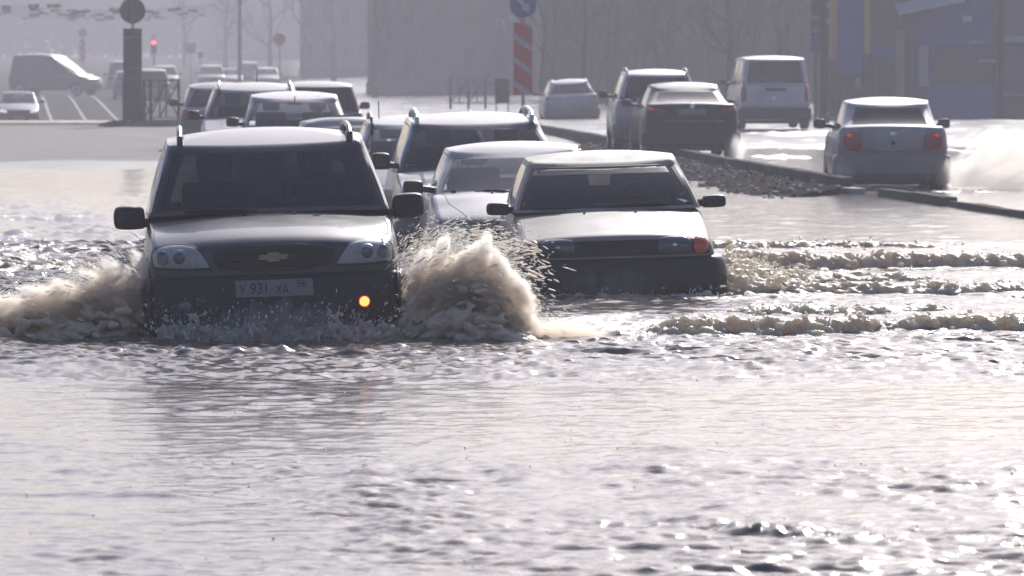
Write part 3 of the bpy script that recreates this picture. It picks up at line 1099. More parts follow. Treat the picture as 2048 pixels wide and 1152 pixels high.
lada.mb(MB().box(-.10, .10, 1.84, 1.87, 1.20, 1.255, c=.012).tube([(0, 1.85, 1.25), (0, 1.83, 1.30)], .010, 6), 'rear_view_mirror', BLACK)
lada.place(wx(1238, 40.0), 40.0, 'f', yaw=.037, roll=-.030, z=-.25)
CARS.append(lada)
bpy.context.view_layer.update()
driver('driver in dark jacket behind the windscreen of the beige hatchback', lada, .35, 2.12, .47, jacket=(.025, .027, .035))

# ------------------------------------------------------------------ 3 the silver sedan between them
sp = gspec('sedan', 4.35, 1.72, 1.39, P_SILVER, xr=.60, shoulder=.92, zc=.665, zh=.53, run=.80, cy=1.08, glass=GLASS_FILM, gh=dict(pwf=.05, bow1=.09))
c = Car('silver_sedan', 'silver sedan with a hazy windscreen close behind the beige hatchback', sp)
front_face(c, 1.39, bumper_mat=P_SILVER, mirrors=False)
for sg in (1, -1):
    c.seam('hood_edge', [(sg * .50, .14), (sg * .66, .7), (sg * .70, 1.1)], 't', TRIM, r=.004)
    c.mirror(sg, .87, 1.06, .93, 1.06, 1.42, BLACK)
c.wiper(-.62, .955, -.05, .945); c.wiper(.0, .96, .55, .96)
c.seats(2.2, 3.0, .95); c.dash(1.4, .92, .70)
for x in (-.25, .10):
    h, nv = c.hit(x, .92, 't')
    c.mb(MB().box(x - .010, x + .010, h.y - .012, h.y + .012, h.z - .005, h.z + .012, c=.003), 'washer_nozzle', BLACK)
c.place(wx(1052, 45.2), 45.2, 'f', yaw=.045, roll=-.02, z=-.26)
CARS.append(c)

# ------------------------------------------------------------------ 4 the dark blue wagon with the rails
sp = gspec('suv', 4.4, 1.80, 1.60, P_BLUE, xr=.655, shoulder=.95, zc=.625, run=.70, cy=1.02, glass=GLASS_DARK, glass_side=GLASS_DARK, zlow=.28, R=.34,
           gh=dict(pwf=.055, bow1=.11))
c = Car('crossover', 'dark blue crossover with long silver roof rails behind the silver sedan', sp)
front_face(c, 1.60, bumper_mat=P_BLUE, mirrors=False)
for sg in (1, -1): c.mirror(sg, .90, 1.10, 1.03, 1.21, 1.30, BLACK)
c.rails(1.75, 4.0, .60, 1.56, mat('rail_bright', (.5, .5, .51), .3, metal=.8), r=.018, h=.075)
c.seats(2.2, 3.0, 1.05); c.dash(1.35, 1.02, .72, wheel=False)
c.place(wx(972, 50.4), 50.4, 'f', yaw=.055, roll=-.02, z=-.24)
CARS.append(c)

# ------------------------------------------------------------------ 5 the white wagon left of it
sp = gspec('wagon', 4.4, 1.72, 1.50, P_WHITE, xr=.63, shoulder=.93, glass=GLASS_CLEAR, gh=dict(pwf=.05))
c = Car('white_wagon', 'white wagon with roof rails and aerial half hidden left of the dark blue crossover', sp)
front_face(c, 1.50)
c.rails(1.8, 4.0, .585, 1.48, P_DGREY, r=.016, h=.07)
c.mb(MB().tube([(-.50, 1.95, 1.46), (-.50, 2.05, 1.66)], .006, 6), 'aerial', BLACK)
c.seats(2.2, 3.0, 1.0); c.dash(1.4, .96, .70, wheel=False)
c.place(wx(862, 55.6), 55.6, 'f', yaw=.055, roll=-.015, z=-.22)
CARS.append(c)

# ------------------------------------------------------------------ 6 the low white car behind the off-road wagon
sp = gspec('sedan', 4.2, 1.62, 1.36, P_WHITE2, xr=.50, shoulder=.90, glass=GLASS_DARK)
c = Car('white_sedan', 'low white sedan of which only roof and windscreen top rise behind the off-road wagon', sp)
front_face(c, 1.36)
c.mb(MB().box(-.11, .11, 2.35, 2.41, 1.35, 1.385, c=.01), 'roof_sign_bar', BLACK)
c.seats(2.2, 3.0, .93, rear=False)
c.place(wx(697, 66.2), 66.2, 'f', yaw=.06, roll=-.015, z=-.22)
CARS.append(c)

# ------------------------------------------------------------------ 7 silver compact, 8 white suv, further back
sp = gspec('sedan', 4.3, 1.74, 1.54, P_SILVER, xr=.655, shoulder=.93, glass=glass('clear_glass', (.8, .86, .86), film=.03), glass_rear=glass('clear_glass', (.8, .86, .86)), zc=.63, rt=1.0, rb=.55)
c = Car('silver_compact', 'silver compact car with clear windscreen and dark mirrors beside the white off-roader', sp)
front_face(c, 1.54, mirrors=False)
for sg in (1, -1): c.mirror(sg, .86, 1.06, 1.0, 1.15, 1.40, BLACK)
c.seats(2.15, 3.0, 1.02)
c.dash(1.4, .98, .70, wheel=False)
c.mb(MB().box(-.12, .12, 1.86, 1.89, 1.33, 1.40, c=.012).tube([(0, 1.87, 1.40), (0, 1.85, 1.46)], .01, 6), 'rear_view_mirror', BLACK)
c.place(wx(594, 75.2), 75.2, 'f', yaw=.06, roll=0, z=-.10)
CARS.append(c)
bpy.context.view_layer.update()
driver('driver in grey jacket behind the clear windscreen of the silver compact car', c, .36, 2.05, .62, jacket=(.06, .06, .065))

sp = gspec('suv', 4.4, 1.80, 1.66, P_WHITE2, xr=.64, shoulder=.94, glass=GLASS_CLEAR, R=.34, zlow=.28)
c = Car('white_off_roader', 'white off-roader with dark roof rails behind the silver compact car', sp)
front_face(c, 1.66, mirrors=False)
for sg in (1, -1): c.mirror(sg, .90, 1.10, 1.05, 1.21, 1.35, BLACK)
c.rails(1.7, 4.0, .585, 1.62, P_DGREY, r=.020, h=.06)
c.mb(MB().tube([(.05, 3.6, 1.62), (.05, 3.75, 1.90)], .008, 6), 'aerial', BLACK)
c.seats(2.2, 3.0, 1.08); c.dash(1.4, 1.03, .70, wheel=False)
c.place(wx(512, 80.3), 80.3, 'f', yaw=.06, z=-.10)
CARS.append(c)

# ------------------------------------------------------------------ 9-10 two cars behind, seen from the rear
sp = gspec('suv', 4.3, 1.76, 1.58, P_DGREY, glass=GLASS_DARK, R=.33)
c = Car('dark_hatchback', 'dark grey hatchback with red tail lamp peeping out right of the silver compact car', sp)
rear_face(c, 1.58, [(.62, .98), (.80, .96), (.83, 1.25), (.72, 1.30)], .75)
c.place(wx(640, 96), 96.0, 'r', yaw=.07, z=-.05)
CARS.append(c)
sp = gspec('hatch', 4.0, 1.70, 1.50, P_WHITE2, glass=GLASS_DARK)
c = Car('pale_hatchback', 'pale hatchback seen from behind at the left edge of the white off-roader', sp)
rear_face(c, 1.50, [(.66, .72), (.80, .72), (.82, .98), (.70, .98)], .62)
c.place(wx(441, 104), 104.0, 'r', yaw=.07, z=-.02)
CARS.append(c)

# ------------------------------------------------------------------ the cars driving away on the right
H = 1.46
sp = gspec('sedan', 4.26, 1.70, H, P_WHITE, xr=.64, shoulder=.90, zt=.71, zb=.645, rt=1.25, rb=.62, deck=.78, glass=GLASS_DARK, glass_rear=glass('dark_rear_glass', (.06, .06, .07), film=.02, refl=.6), R=.30,
           gh=dict(pwr=.115, xr_rear=.60, xb_rear=.715, rcurve=.03, z1r=.915 * H), axles=(.85, 3.42), bowr=.12)
granta = Car('white_saloon', 'white saloon driving away with red tail lamps, throwing up a sheet of spray', sp)
rear_face(granta, H, [(.47, .665), (.72, .685), (.745, .87), (.68, .955), (.51, .95), (.465, .80)], None, bumper=(.19, .42), mirrors=True)
granta.decal('emblem', circ(0, .93, .055, rz=.034), 'r', CHROME, off=.014, rim=.01)
granta.decal('lock', circ(0, .79, .035), 'r', TRIM, off=.012, rim=.01)
for sg in (1, -1):
    granta.seam('lid_edge', [(sg * .455, .66), (sg * .455, .86), (sg * .52, 1.0)], 'r', TRIM, r=.004)
    granta.decal('lamp_glass', [(sg * .60, .885), (sg * .69, .885), (sg * .69, .93), (sg * .62, .935)], 'r', REDLIT, off=.03, rim=.008)
granta.seam('lid_edge', [(-.54, .66), (.54, .66)], 'r', TRIM, r=.004)
granta.bumper('lower_valance', 'r', .20, .345, .058, mat('mud_caked_plastic', (.075, .068, .064), .8, var=.4, vscale=5), w=granta.W * .955)
granta.plate(.50, 'r', off=.02, m=mat('muddy_plate_light', (.22, .20, .185), .7))
granta.seats(2.1, 2.9, .96)
granta.place(wx(1786, 74.1), 74.1, 'r', yaw=-.012, z=-.10)
CARS.append(granta)

H = 1.45
sp = gspec('sedan', 4.8, 1.84, H, P_BLACK, xr=.66, shoulder=.91, zt=.72, rt=1.55, rb=.78, deck=.70, glass=GLASS_DARK, glass_rear=glass('pale_rear_glass', (.30, .30, .33), film=.30), R=.34,
           gh=dict(xr_rear=.62, pwr=.11), axles=(.9, 3.85))
c = Car('black_sedan', 'black sedan driving away with thin red tail lamps and bright number plate', sp)
rear_face(c, H, [(.50, .86), (.80, .88), (.86, .95), (.84, 1.0), (.66, .955), (.50, .92)], .885)
c.decal('tail_glow', [(.72, .925), (.82, .93), (.83, .975), (.76, .965)], 'r', REDLIT, off=.03, rim=.008) 
c.seam('chrome_strip', [(-.60, .71), (.60, .71)], 'r', CHROME, r=.010, off=.004)
c.decal('emblem', circ(0, 1.0, .05), 'r', CHROME, off=.012, rim=.01)
c.place(wx(1384, 95.3), 95.3, 'r', yaw=.045, z=.06)
CARS.append(c)

H = 1.66
sp = gspec('suv', 4.5, 1.78, H, P_PALE, xr=.66, shoulder=.93, glass=GLASS_DARK, glass_rear=GLASS_DARK, R=.35, zlow=.30, gh=dict(xr_rear=.62, pwr=.10))
c = Car('white_crossover', 'white crossover with roof rails and wide red tail lamps driving away beside the black sedan', sp)
rear_face(c, H, [(.42, 1.0), (.80, .98), (.86, 1.04), (.82, 1.12), (.44, 1.10)], .80)
c.rails(1.7, 4.1, .60, 1.62, P_WHITE2, r=.018, h=.06)
c.place(wx(1317, 99.8), 99.8, 'r', yaw=.02, z=.10)
CARS.append(c)

H = 1.97
sp = gspec('van', 4.9, 1.92, H, mat('van_white_paint', (.60, .59, .58), .35, coat=.3, vscale=2, dirt=MUD, dirt_amt=.3, mudz=.75), xr=.80, shoulder=.955, glass=GLASS_DARK, glass_rear=glass('van_rear_glass', (.16, .17, .18), film=.25), zlow=.26, R=.34, zt=.60, zb=.58,
           gh=dict(xr_rear=.79, pwr=.12, crown=.05, side=[(.04, .30), (.34, .60), (.64, .92)]))
c = Car('white_van', 'dirty white passenger van driving away in front of the tall dark pole', sp)
rear_face(c, H, [(.77, .72), (.90, .72), (.925, 1.05), (.91, 1.30), (.81, 1.30)], None, bumper=(.13, .30), bumper_mat=BLACK)
c.decal('plate_recess', [(-.28, 1.03), (.28, 1.03), (.28, 1.10), (-.28, 1.10)], 'r', TRIM, off=.008, rnd=0, rim=.01)
c.decal('emblem', circ(.04, .83, .08, rz=.05), 'r', CHROME, off=.008, rim=.01)
c.place(wx(1551, 133), 133.0, 'r', yaw=.04, z=.12)
CARS.append(c)

H = 1.46
sp = gspec('hatch', 4.1, 1.76, H, P_PALE, xr=.62, shoulder=.92, glass=GLASS_DARK, glass_rear=glass('van_rear_glass', (.16, .17, .18)), zt=.66, gh=dict(xr_rear=.57, pwr=.11))
c = Car('white_hatchback', 'white hatchback with tall slim tail lamps driving away beside the striped post', sp)
rear_face(c, H, [(.73, .80), (.83, .82), (.80, 1.05), (.72, 1.22), (.66, 1.28), (.68, 1.05)], None)
c.rails(1.75, 3.4, .54, 1.4, P_WHITE2, r=.016, h=.04)
c.place(wx(1146, 160), 160.0, 'r', yaw=.05, roll=.05, z=-.08)
CARS.append(c)

# ------------------------------------------------------------------ the left side street
H = 1.46
sp = gspec('sedan', 4.3, 1.70, H, P_GREY, glass=GLASS_FILM)
c = Car('oncoming_sedan', 'silver sedan with bright headlights coming over the dry rise at the left edge', sp)
front_face(c, H, mirrors=False, lamp=HEADLIT, bumper_mat=P_DGREY)
for sg in (1, -1): c.mirror(sg, .86, 1.06, .98, 1.12, 1.40, BLACK)
c.seats(2.2, 3.0, .98)
c.place(wx(38, 203), 203.0, 'f', yaw=.10, z=-.72)
CARS.append(c)

H = 2.40
sp = gspec('van', 5.3, 1.98, H, P_DGREY, xr=.84, shoulder=.95, zh=.42, zc=.52, zb=.50, zt=.50, cy=.95, run=1.35, glass=glass('van_glass', (.25, .25, .26), rough=.22, film=.1), glass_side=GLASS_DARK, R=.35, zlow=.30,
           gh=dict(solid=('side1', 'side2'), side=[(.03, .24), (.30, .60), (.64, .92)], z1f=.90 * H, bow0=.20, bow1=.14))
c = Car('grey_van', 'tall grey delivery van crossing the side street on the left, its windscreen catching the sun', sp)
front_face(c, H, mirrors=True)
c.place(wx(196, 287), 287.0, 'f', yaw=0, z=.05)
c.root.rotation_euler = (0, 0, math.radians(68))
c.root.location = (wx(112, 287), 287.0, .05)
CARS.append(c)


def far(kind, name, label, L, W, H, paint, px, Y, end, z=0.0, yaw=.08, lamp=None, grp=None, glassm=GLASS_DARK):
    c = Car(name, label, gspec(kind, L, W, H, paint, glass=glassm), group=grp)
    if end == 'f': front_face(c, H)
    else: rear_face(c, H, lamp or [(.66, H * .5), (.82, H * .5), (.84, H * .62), (.70, H * .62)], H * .42)
    c.place(wx(px, Y), Y, end, yaw=yaw, z=z)
    CARS.append(c)


far('suv', 'grey_crossover', 'grey crossover with bright roof edge seen through the railing beside the sign pillar', 4.5, 1.82, 1.66, P_DGREY, 302, 226, 'r')
far('van', 'minibus', 'tall pale minibus in the haze just left of the sign pillar', 5.2, 1.95, 2.15, P_WHITE2, 244, 322, 'r', z=-.05)
far('hatch', 'small_hatchback', 'small grey car below the minibus left of the sign pillar', 4.0, 1.70, 1.52, P_GREY, 258, 270, 'r')
far('suv', 'domed_hatchback', 'pale car with bright roof edges in the haze above the railing', 4.2, 1.80, 1.75, P_WHITE2, 330, 315, 'f', z=.05)
for kind, nm, lab, px, Y, pt, H in (
        ('suv', 'hazy_off_roader', 'hazy dark off-roader, leftmost of the queue far behind the white off-roader', 424, 330, P_DGREY, 1.72),
        ('sedan', 'hazy_sedan', 'hazy blue sedan with glinting windscreen in the queue far behind', 462, 352, P_BLUE, 1.48),
        ('van', 'hazy_van', 'hazy blue van, tallest of the queue far behind the white off-roader', 497, 375, P_BLUE, 1.95),
        ('hatch', 'hazy_hatchback', 'hazy grey hatchback, rightmost of the queue far behind', 536, 345, P_GREY, 1.55)):
    far(kind, nm, lab, 4.4, 1.8, H, pt, px, Y, 'f', z=.1, grp='queue of cars in the far haze', glassm=GLASS_FILM)

# ------------------------------------------------------------------ ground, water
def ground_z(X, Y):
    X = np.asarray(X, float); Y = np.asarray(Y, float)
    left = 1 - sstep(-2.5, 0.5, X + 0.03 * (Y - 90))
    sh = 88.0 + 1.6 * gnoise(X / 5.0, Y * 0 + 3.1, 5)
    zl = -0.30 + 0.30 * sstep(sh - 16, sh, Y) + 0.05 * sstep(sh, sh + 4, Y) + 0.08 * sstep(sh + 2, 142, Y)
    dip = (1 - sstep(-11.5, -8.0, X)) * sstep(145, 190, Y) * (1 - sstep(215, 285, Y))
    zl = zl - 0.87 * dip - 0.08 * sstep(150, 180, Y)
    zr = -0.30 + 0.25 * sstep(58, 80, Y) + 0.04 * sstep(80, 108, Y) + 0.10 * sstep(100, 140, Y)
    zr = zr + 0.035 * gnoise(X / 2.3, Y / 7.0, 9) * sstep(60, 80, Y)
    z = zl * left + zr * (1 - left)
    z = z + np.clip(Y - 290, 0, 400) * 0.007
    z = z + 0.012 * gnoise(X / 0.9, Y / 2.2, 21)
    return z


def gz(x, y):
    return float(ground_z(np.array([x]), np.array([y]))[0])


def grid_faces(nr, nc):
    a = (np.arange(nr - 1)[:, None] * nc + np.arange(nc - 1)[None, :]).ravel()
    return np.stack([a, a + 1, a + nc + 1, a + nc], 1)


def float_attr(o, name, vals):
    at = o.data.attributes.new(name, 'FLOAT', 'POINT')
    at.data.foreach_set('value', np.asarray(vals, np.float32).ravel())


ys = np.concatenate([np.linspace(-20, 60, 21)[:-1], np.linspace(60, 170, 221)[:-1], np.linspace(170, 420, 126)[:-1], np.geomspace(420, 1480, 22)])
xs = np.concatenate([-np.geomspace(60, 1480, 14)[::-1], np.linspace(-60, -22, 40)[1:-1], np.linspace(-22, 22, 177), np.linspace(22, 60, 40)[1:-1], np.geomspace(60, 1480, 14)])
GX, GY = np.meshgrid(xs, ys)
GZ = ground_z(GX, GY)

m, nt, b = nt_of('street_ground')
N, L = nt.nodes, nt.links
aw = N.new('ShaderNodeAttribute'); aw.attribute_name = 'dust'
tc = N.new('ShaderNodeTexCoord')
mp = N.new('ShaderNodeMapping'); mp.inputs['Scale'].default_value = (1.0, .25, 1.0)
n1 = N.new('ShaderNodeTexNoise'); n1.inputs['Scale'].default_value = 0.8; n1.inputs['Detail'].default_value = 8; n1.inputs['Roughness'].default_value = .7
L.new(tc.outputs['Object'], mp.inputs['Vector']); L.new(mp.outputs[0], n1.inputs['Vector'])
n2 = N.new('ShaderNodeTexNoise'); n2.inputs['Scale'].default_value = 14; n2.inputs['Detail'].default_value = 6
L.new(tc.outputs['Object'], n2.inputs['Vector'])
cd = N.new('ShaderNodeMixRGB'); cd.inputs['Color1'].default_value = (.165, .143, .125, 1); cd.inputs['Color2'].default_value = (.275, .243, .215, 1)
L.new(n1.outputs['Fac'], cd.inputs['Fac'])
cw = N.new('ShaderNodeMixRGB'); cw.inputs['Color1'].default_value = (.045, .042, .042, 1); cw.inputs['Color2'].default_value = (.11, .10, .095, 1)
L.new(n2.outputs['Fac'], cw.inputs['Fac'])
mx = N.new('ShaderNodeMixRGB')
L.new(aw.outputs['Fac'], mx.inputs['Fac']); L.new(cw.outputs[0], mx.inputs['Color1']); L.new(cd.outputs[0], mx.inputs['Color2'])
L.new(mx.outputs[0], b.inputs['Base Color'])
dr = N.new('ShaderNodeAttribute'); dr.attribute_name = 'dry'
rg = N.new('ShaderNodeMapRange'); rg.inputs['To Min'].default_value = .22; rg.inputs['To Max'].default_value = .92
ad = N.new('ShaderNodeMath'); ad.operation = 'ADD'
sb = N.new('ShaderNodeMath'); sb.operation = 'MULTIPLY_ADD'; sb.inputs[1].default_value = .9; sb.inputs[2].default_value = -.45
L.new(n1.outputs['Fac'], sb.inputs[0]); L.new(sb.outputs[0], ad.inputs[0]); L.new(aw.outputs['Fac'], ad.inputs[1])
L.new(ad.outputs[0], rg.inputs['Value']); rx = N.new('ShaderNodeMath'); rx.operation = 'MAXIMUM'; L.new(rg.outputs['Result'], rx.inputs[0]); L.new(dr.outputs['Fac'], rx.inputs[1]); L.new(rx.outputs[0], b.inputs['Roughness'])
sq = N.new('ShaderNodeMapRange'); sq.inputs['To Min'].default_value = .5; sq.inputs['To Max'].default_value = 0.0; L.new(dr.outputs['Fac'], sq.inputs['Value']); L.new(sq.outputs['Result'], b.inputs['Specular IOR Level'])
bp = N.new('ShaderNodeBump'); bp.inputs['Strength'].default_value = .35; bp.inputs['Distance'].default_value = .02
L.new(n2.outputs['Fac'], bp.inputs['Height']); L.new(bp.outputs[0], b.inputs['Normal'])
ground = np_obj('ground', np.stack([GX.ravel(), GY.ravel(), GZ.ravel()], 1), grid_faces(len(ys), len(xs)), m)
dust = (1 - sstep(-2.5, 0.5, GX + 0.03 * (GY - 90)))
dust = dust * sstep(86, 95, GY + 2 * gnoise(GX / 3, GY / 5, 3)) * (1 - .85 * sstep(139, 148, GY + 1.5 * gnoise(GX / 1.5, GY / 3, 4)))
float_attr(ground, 'dust', dust)
float_attr(ground, 'dry', .95 * (1 - sstep(-8.0, -4.0, GX + .04 * (GY - 140))) * sstep(136, 142, GY))
tag(ground, kind='structure')

# lane lines of the street on the left
LINE = mat('worn_road_paint', (.17, .168, .165), .7, var=.3, vscale=3)
for x0, y0, x1, y1 in ((-12.6, 146, -26.7, 284), (-10.9, 146, -25.2, 284), (-9.6, 150, -23.9, 284)):
    V = []; Fc = []
    n = 60
    for i in range(n + 1):
        t = i / n
        x, y = x0 + (x1 - x0) * t, y0 + (y1 - y0) * t
        for dx in (-.07, .07): V.append((x + dx, y, gz(x + dx, y) + .012))
    for i in range(n): Fc.append((2 * i, 2 * i + 1, 2 * i + 3, 2 * i + 2))
    tag(mesh_obj('lane_line', V, Fc, LINE), kind='structure')

# ---- flood water: one rippled sheet
EYE = 0.118
rows_y = []
y = 16.2
rows_y = list(np.linspace(-18, 16, 10))
sc = F / 16.2
# rows at an even share of the view, so that near and far ripples are equally fine
py = np.linspace(128 + CH * F / 16.3, 128 + CH * F / 165.0, 760)
fy = np.sort(np.concatenate([CH * F / (py - 128), np.arange(31, 52, .042)]))
fy = fy[np.concatenate([[True], np.diff(fy) > .006])]
rows_y = np.array(rows_y + list(fy))
u = np.concatenate([[-60, -20, -6, -3, -1.8, -1.3], np.linspace(-1.1, 1.1, 620), [1.3, 1.8, 3, 6, 20, 60]])
WX = np.where(np.abs(u)[None, :] <= 1.3, u[None, :] * EYE * np.maximum(rows_y, 14)[:, None], u[None, :] * (EYE * np.maximum(rows_y, 14)[:, None] if False else 1.0) * 2.0)
for j in range(len(u)):
    if abs(u[j]) > 1.3: WX[:, j] = np.sign(u[j]) * np.maximum(np.abs(u[j]) * 1.5, 1.3 * EYE * np.maximum(rows_y, 14) * (1 + .15 * (abs(u[j]) - 1.2)))
WY = np.repeat(rows_y[:, None], len(u), 1)

# wave ridges: (x0, y0, x1, y1, height, depth, froth)
RIDGES = [
    (1.80, 45.2, 5.9, 46.4, .17, .42, 1.0),
    (1.75, 40.2, 5.4, 41.3, .10, .36, .8),
    (.85, 34.1, 4.6, 35.6, .15, .40, 1.0),
    (1.8, 50.5, 6.0, 51.6, .05, .4, .55),
    (-6.2, 45.5, -3.9, 44.4, .15, .40, .8),
    (-6.4, 40.0, -3.4, 39.0, .12, .36, .6),
    (-7.0, 60.5, -4.4, 59.4, .15, .6, .35),
    (-8.0, 54.0, -3.6, 53.0, .11, .6, .3),
    (-8.0, 66.0, -5.0, 65.0, .05, .6, .05),
    (.08, 20.45, 1.70, 19.25, .036, .13, .29),
    (.50, 24.0, 1.06, 23.8, .026, .16, 0.0),
    (-3.2, 32.0, -.6, 32.1, .035, .20, .12),
    (-3.4, 30.6, -1.0, 31.1, .022, .16, .05),
    (-.2, 32.3, 2.6, 32.6, .022, .2, .1),
    (-2.3, 21.6, -1.15, 21.3, .022, .20, 0.0),
    (.0, 23.0, 1.6, 22.4, .018, .22, 0.0),
    (1.3, 22.0, 2.6, 21.7, .020, .20, 0.0),
]


def water_h(X, Y):
    near = np.ones_like(X)
    big = gnoise(X / 1.6 + 5, Y / 3.2, 31)
    cp = gnoise(X / .9 - 2, Y / 2.4 + 7, 37)
    calm = .36
    # bands of chop
    m1 = sstep(28.6, 30.2, Y + .5 * big) * (1 - sstep(33.5, 36, Y))
    m2 = .72 * (1 - sstep(22.5, 24.6, Y + .9 * big)) * sstep(-.1, .45, big * .6 + cp * .5 + .3 + .25 * np.tanh(X * 2))
    m3 = sstep(34, 36, Y) * (1 - sstep(56, 78, Y)) * (1 - sstep(-3.2, -1.5, X))
    m4 = .45 * sstep(34, 36, Y) * (1 - sstep(46, 56, Y)) * sstep(.5, 2, X)
    m5 = .35 * sstep(-.1, .5, cp)
    M = np.clip(calm + .9 * m1 * 1.1 + m2 + 1.9 * m3 + m4 + m5 * .5, 0, 2.1)
    n1 = gnoise(X / .72 + .3 * cp, Y / .38, 1) + .35 * gnoise(X / .9, Y / .75, 2)
    n2 = gnoise(X / .30, Y / .16, 5)
    n3 = gnoise(X / .14, Y / .075, 7)
    n4 = gnoise(X / .065, Y / .036, 8)
    r1 = 1 - np.abs(n1) * 1.6
    h = M * (.007 * r1 + .011 * n1 + .0155 * n2 + .0115 * n3 * (Y < 70) + .0042 * n4 * (Y < 42))
    h = h + (.004 * gnoise(X / 2.1, Y / 1.3, 12))
    foam = np.zeros_like(X)
    for i, (x0, y0, x1, y1, hh, dd, fr) in enumerate(RIDGES):
        dx, dy = x1 - x0, y1 - y0; ln = math.hypot(dx, dy)
        t = ((X - x0) * dx + (Y - y0) * dy) / (ln * ln)
        dist = ((X - x0) * -dy + (Y - y0) * dx) / ln
        dist = dist + .35 * dd * gnoise(X / (dd * 2.2), X * 0 + i * 3.1, 40 + i)
        endf = sstep(-.03, .10, t) * (1 - sstep(.90, 1.03, t)) if fr > .3 else sstep(-.05, .45, t) * (1 - sstep(.55, 1.05, t))
        prof = np.exp(-np.where(dist > 0, dist / (dd * .75), dist / (dd * .42)) ** 2)
        lump = .55 + .45 * gnoise(X / (dd * .9), Y / (dd * 1.2), 60 + i) + .40 * gnoise(X / (dd * .36), Y / (dd * .45), 80 + i)
        if fr < .1: lump = 1 + .22 * gnoise(X / (dd * 1.5), Y / dd, 60 + i) + .10 * gnoise(X / (dd * .6), Y / (dd * .5), 61 + i)
        bil = np.abs(gnoise(X / (dd * .40), Y / (dd * .5), 80 + i)) + .55 * np.abs(gnoise(X / (dd * .19), Y / (dd * .24), 180 + i)) + .3 * np.abs(gnoise(X / (dd * .09), Y / (dd * .12), 280 + i))
        h = h + hh * endf * prof * (np.clip(lump, .25, 1.5) * (.30 if fr > .3 else 1.0) + (.22 * bil if fr > .3 else 0))
        foam = np.maximum(foam, fr * endf * np.exp(-(dist / (dd * 1.5)) ** 2) * (.45 + .55 * sstep(-.3, .4, gnoise(X / (dd * .55), Y / (dd * 1.1), 90 + i))))
    # churned water beside and behind the two leading cars
    fr = fbm(X / .34, Y / .9, 55, 4, .6)
    churn = np.exp(-((X - .75) / .75) ** 2 - ((Y - 35.2) / 1.9) ** 2) * 1.1
    churn = np.maximum(churn, .9 * np.exp(-((X - 2.05) / .55) ** 2 - ((Y - 41) / 3.0) ** 2))
    churn = np.maximum(churn, 1.0 * np.exp(-((X + 3.0) / .8) ** 2 - ((Y - 34.6) / 1.2) ** 2))
    churn = np.maximum(churn, .8 * np.exp(-((X + 1.5) / 1.3) ** 2 - ((Y - 33.45) / .28) ** 2))
    churn = np.maximum(churn, .9 * np.exp(-((X - 1.0) / 1.1) ** 2 - ((Y - 39.6) / .5) ** 2))
    churn = np.maximum(churn, .7 * np.exp(-((X - 6.2) / 1.4) ** 2 - ((Y - 74.) / 3.5) ** 2))
    churn = np.maximum(churn, .70 * np.exp(-((X + 5.4) / 1.9) ** 2 - ((Y - 47) / 7) ** 2))
    foam = np.maximum(foam, churn * sstep(-.35, .55, fr + churn * .7 - .2))
    h = h + churn * (.030 * fbm(X / .22, Y / .24, 71, 3) + .012)
    # streaks of old froth
    st = fbm(X / .8, Y / 3.2, 101, 4, .6)
    foam = np.maximum(foam, .35 * sstep(.35, 1.0, st) * sstep(33, 37, Y) * (1 - sstep(52, 60, Y)) * sstep(-1, 1.5, X))
    return h, np.clip(foam, 0, 1)


WH, WF = water_h(WX, WY)
WH[:, :5] *= 0; WH[:, -5:] *= 0
m, nt, b = nt_of('muddy_water')
N, L = nt.nodes, nt.links
at = N.new('ShaderNodeAttribute'); at.attribute_name = 'foam'
tc = N.new('ShaderNodeTexCoord')
mp = N.new('ShaderNodeMapping'); mp.inputs['Scale'].default_value = (1, .5, 1)
L.new(tc.outputs['Object'], mp.inputs['Vector'])
fn = N.new('ShaderNodeTexNoise'); fn.inputs['Scale'].default_value = 11; fn.inputs['Detail'].default_value = 9; fn.inputs['Roughness'].default_value = .72
L.new(mp.outputs[0], fn.inputs['Vector'])
sub = N.new('ShaderNodeMath'); sub.operation = 'SUBTRACT'; sub.inputs[1].default_value = .5
L.new(fn.outputs['Fac'], sub.inputs[0])
ma = N.new('ShaderNodeMath'); ma.operation = 'MULTIPLY_ADD'; ma.inputs[1].default_value = 1.5
L.new(sub.outputs[0], ma.inputs[0]); L.new(at.outputs['Fac'], ma.inputs[2])
mr = N.new('ShaderNodeMapRange'); mr.inputs['From Min'].default_value = .30; mr.inputs['From Max'].default_value = .85
L.new(ma.outputs[0], mr.inputs['Value'])
cm = N.new('ShaderNodeMixRGB'); cm.inputs['Color1'].default_value = (.115, .095, .080, 1); cm.inputs['Color2'].default_value = (.46, .355, .265, 1)
L.new(mr.outputs['Result'], cm.inputs['Fac']); L.new(cm.outputs[0], b.inputs['Base Color'])
rr = N.new('ShaderNodeMapRange'); rr.inputs['To Min'].default_value = .12; rr.inputs['To Max'].default_value = .45
L.new(mr.outputs['Result'], rr.inputs['Value']); L.new(rr.outputs['Result'], b.inputs['Roughness'])
b.inputs['IOR'].default_value = 1.333
w1 = N.new('ShaderNodeTexNoise'); w1.inputs['Scale'].default_value = 13; w1.inputs['Detail'].default_value = 4; w1.inputs['Roughness'].default_value = .55
mp2 = N.new('ShaderNodeMapping'); mp2.inputs['Scale'].default_value = (1, 1.25, 1)
L.new(tc.outputs['Object'], mp2.inputs['Vector']); L.new(mp2.outputs[0], w1.inputs['Vector'])
bp = N.new('ShaderNodeBump'); bp.inputs['Strength'].default_value = .55; bp.inputs['Distance'].default_value = .009
b2 = N.new('ShaderNodeBump'); b2.inputs['Strength'].default_value = .7; b2.inputs['Distance'].default_value = .03
mfo = N.new('ShaderNodeMath'); mfo.operation = 'MULTIPLY'
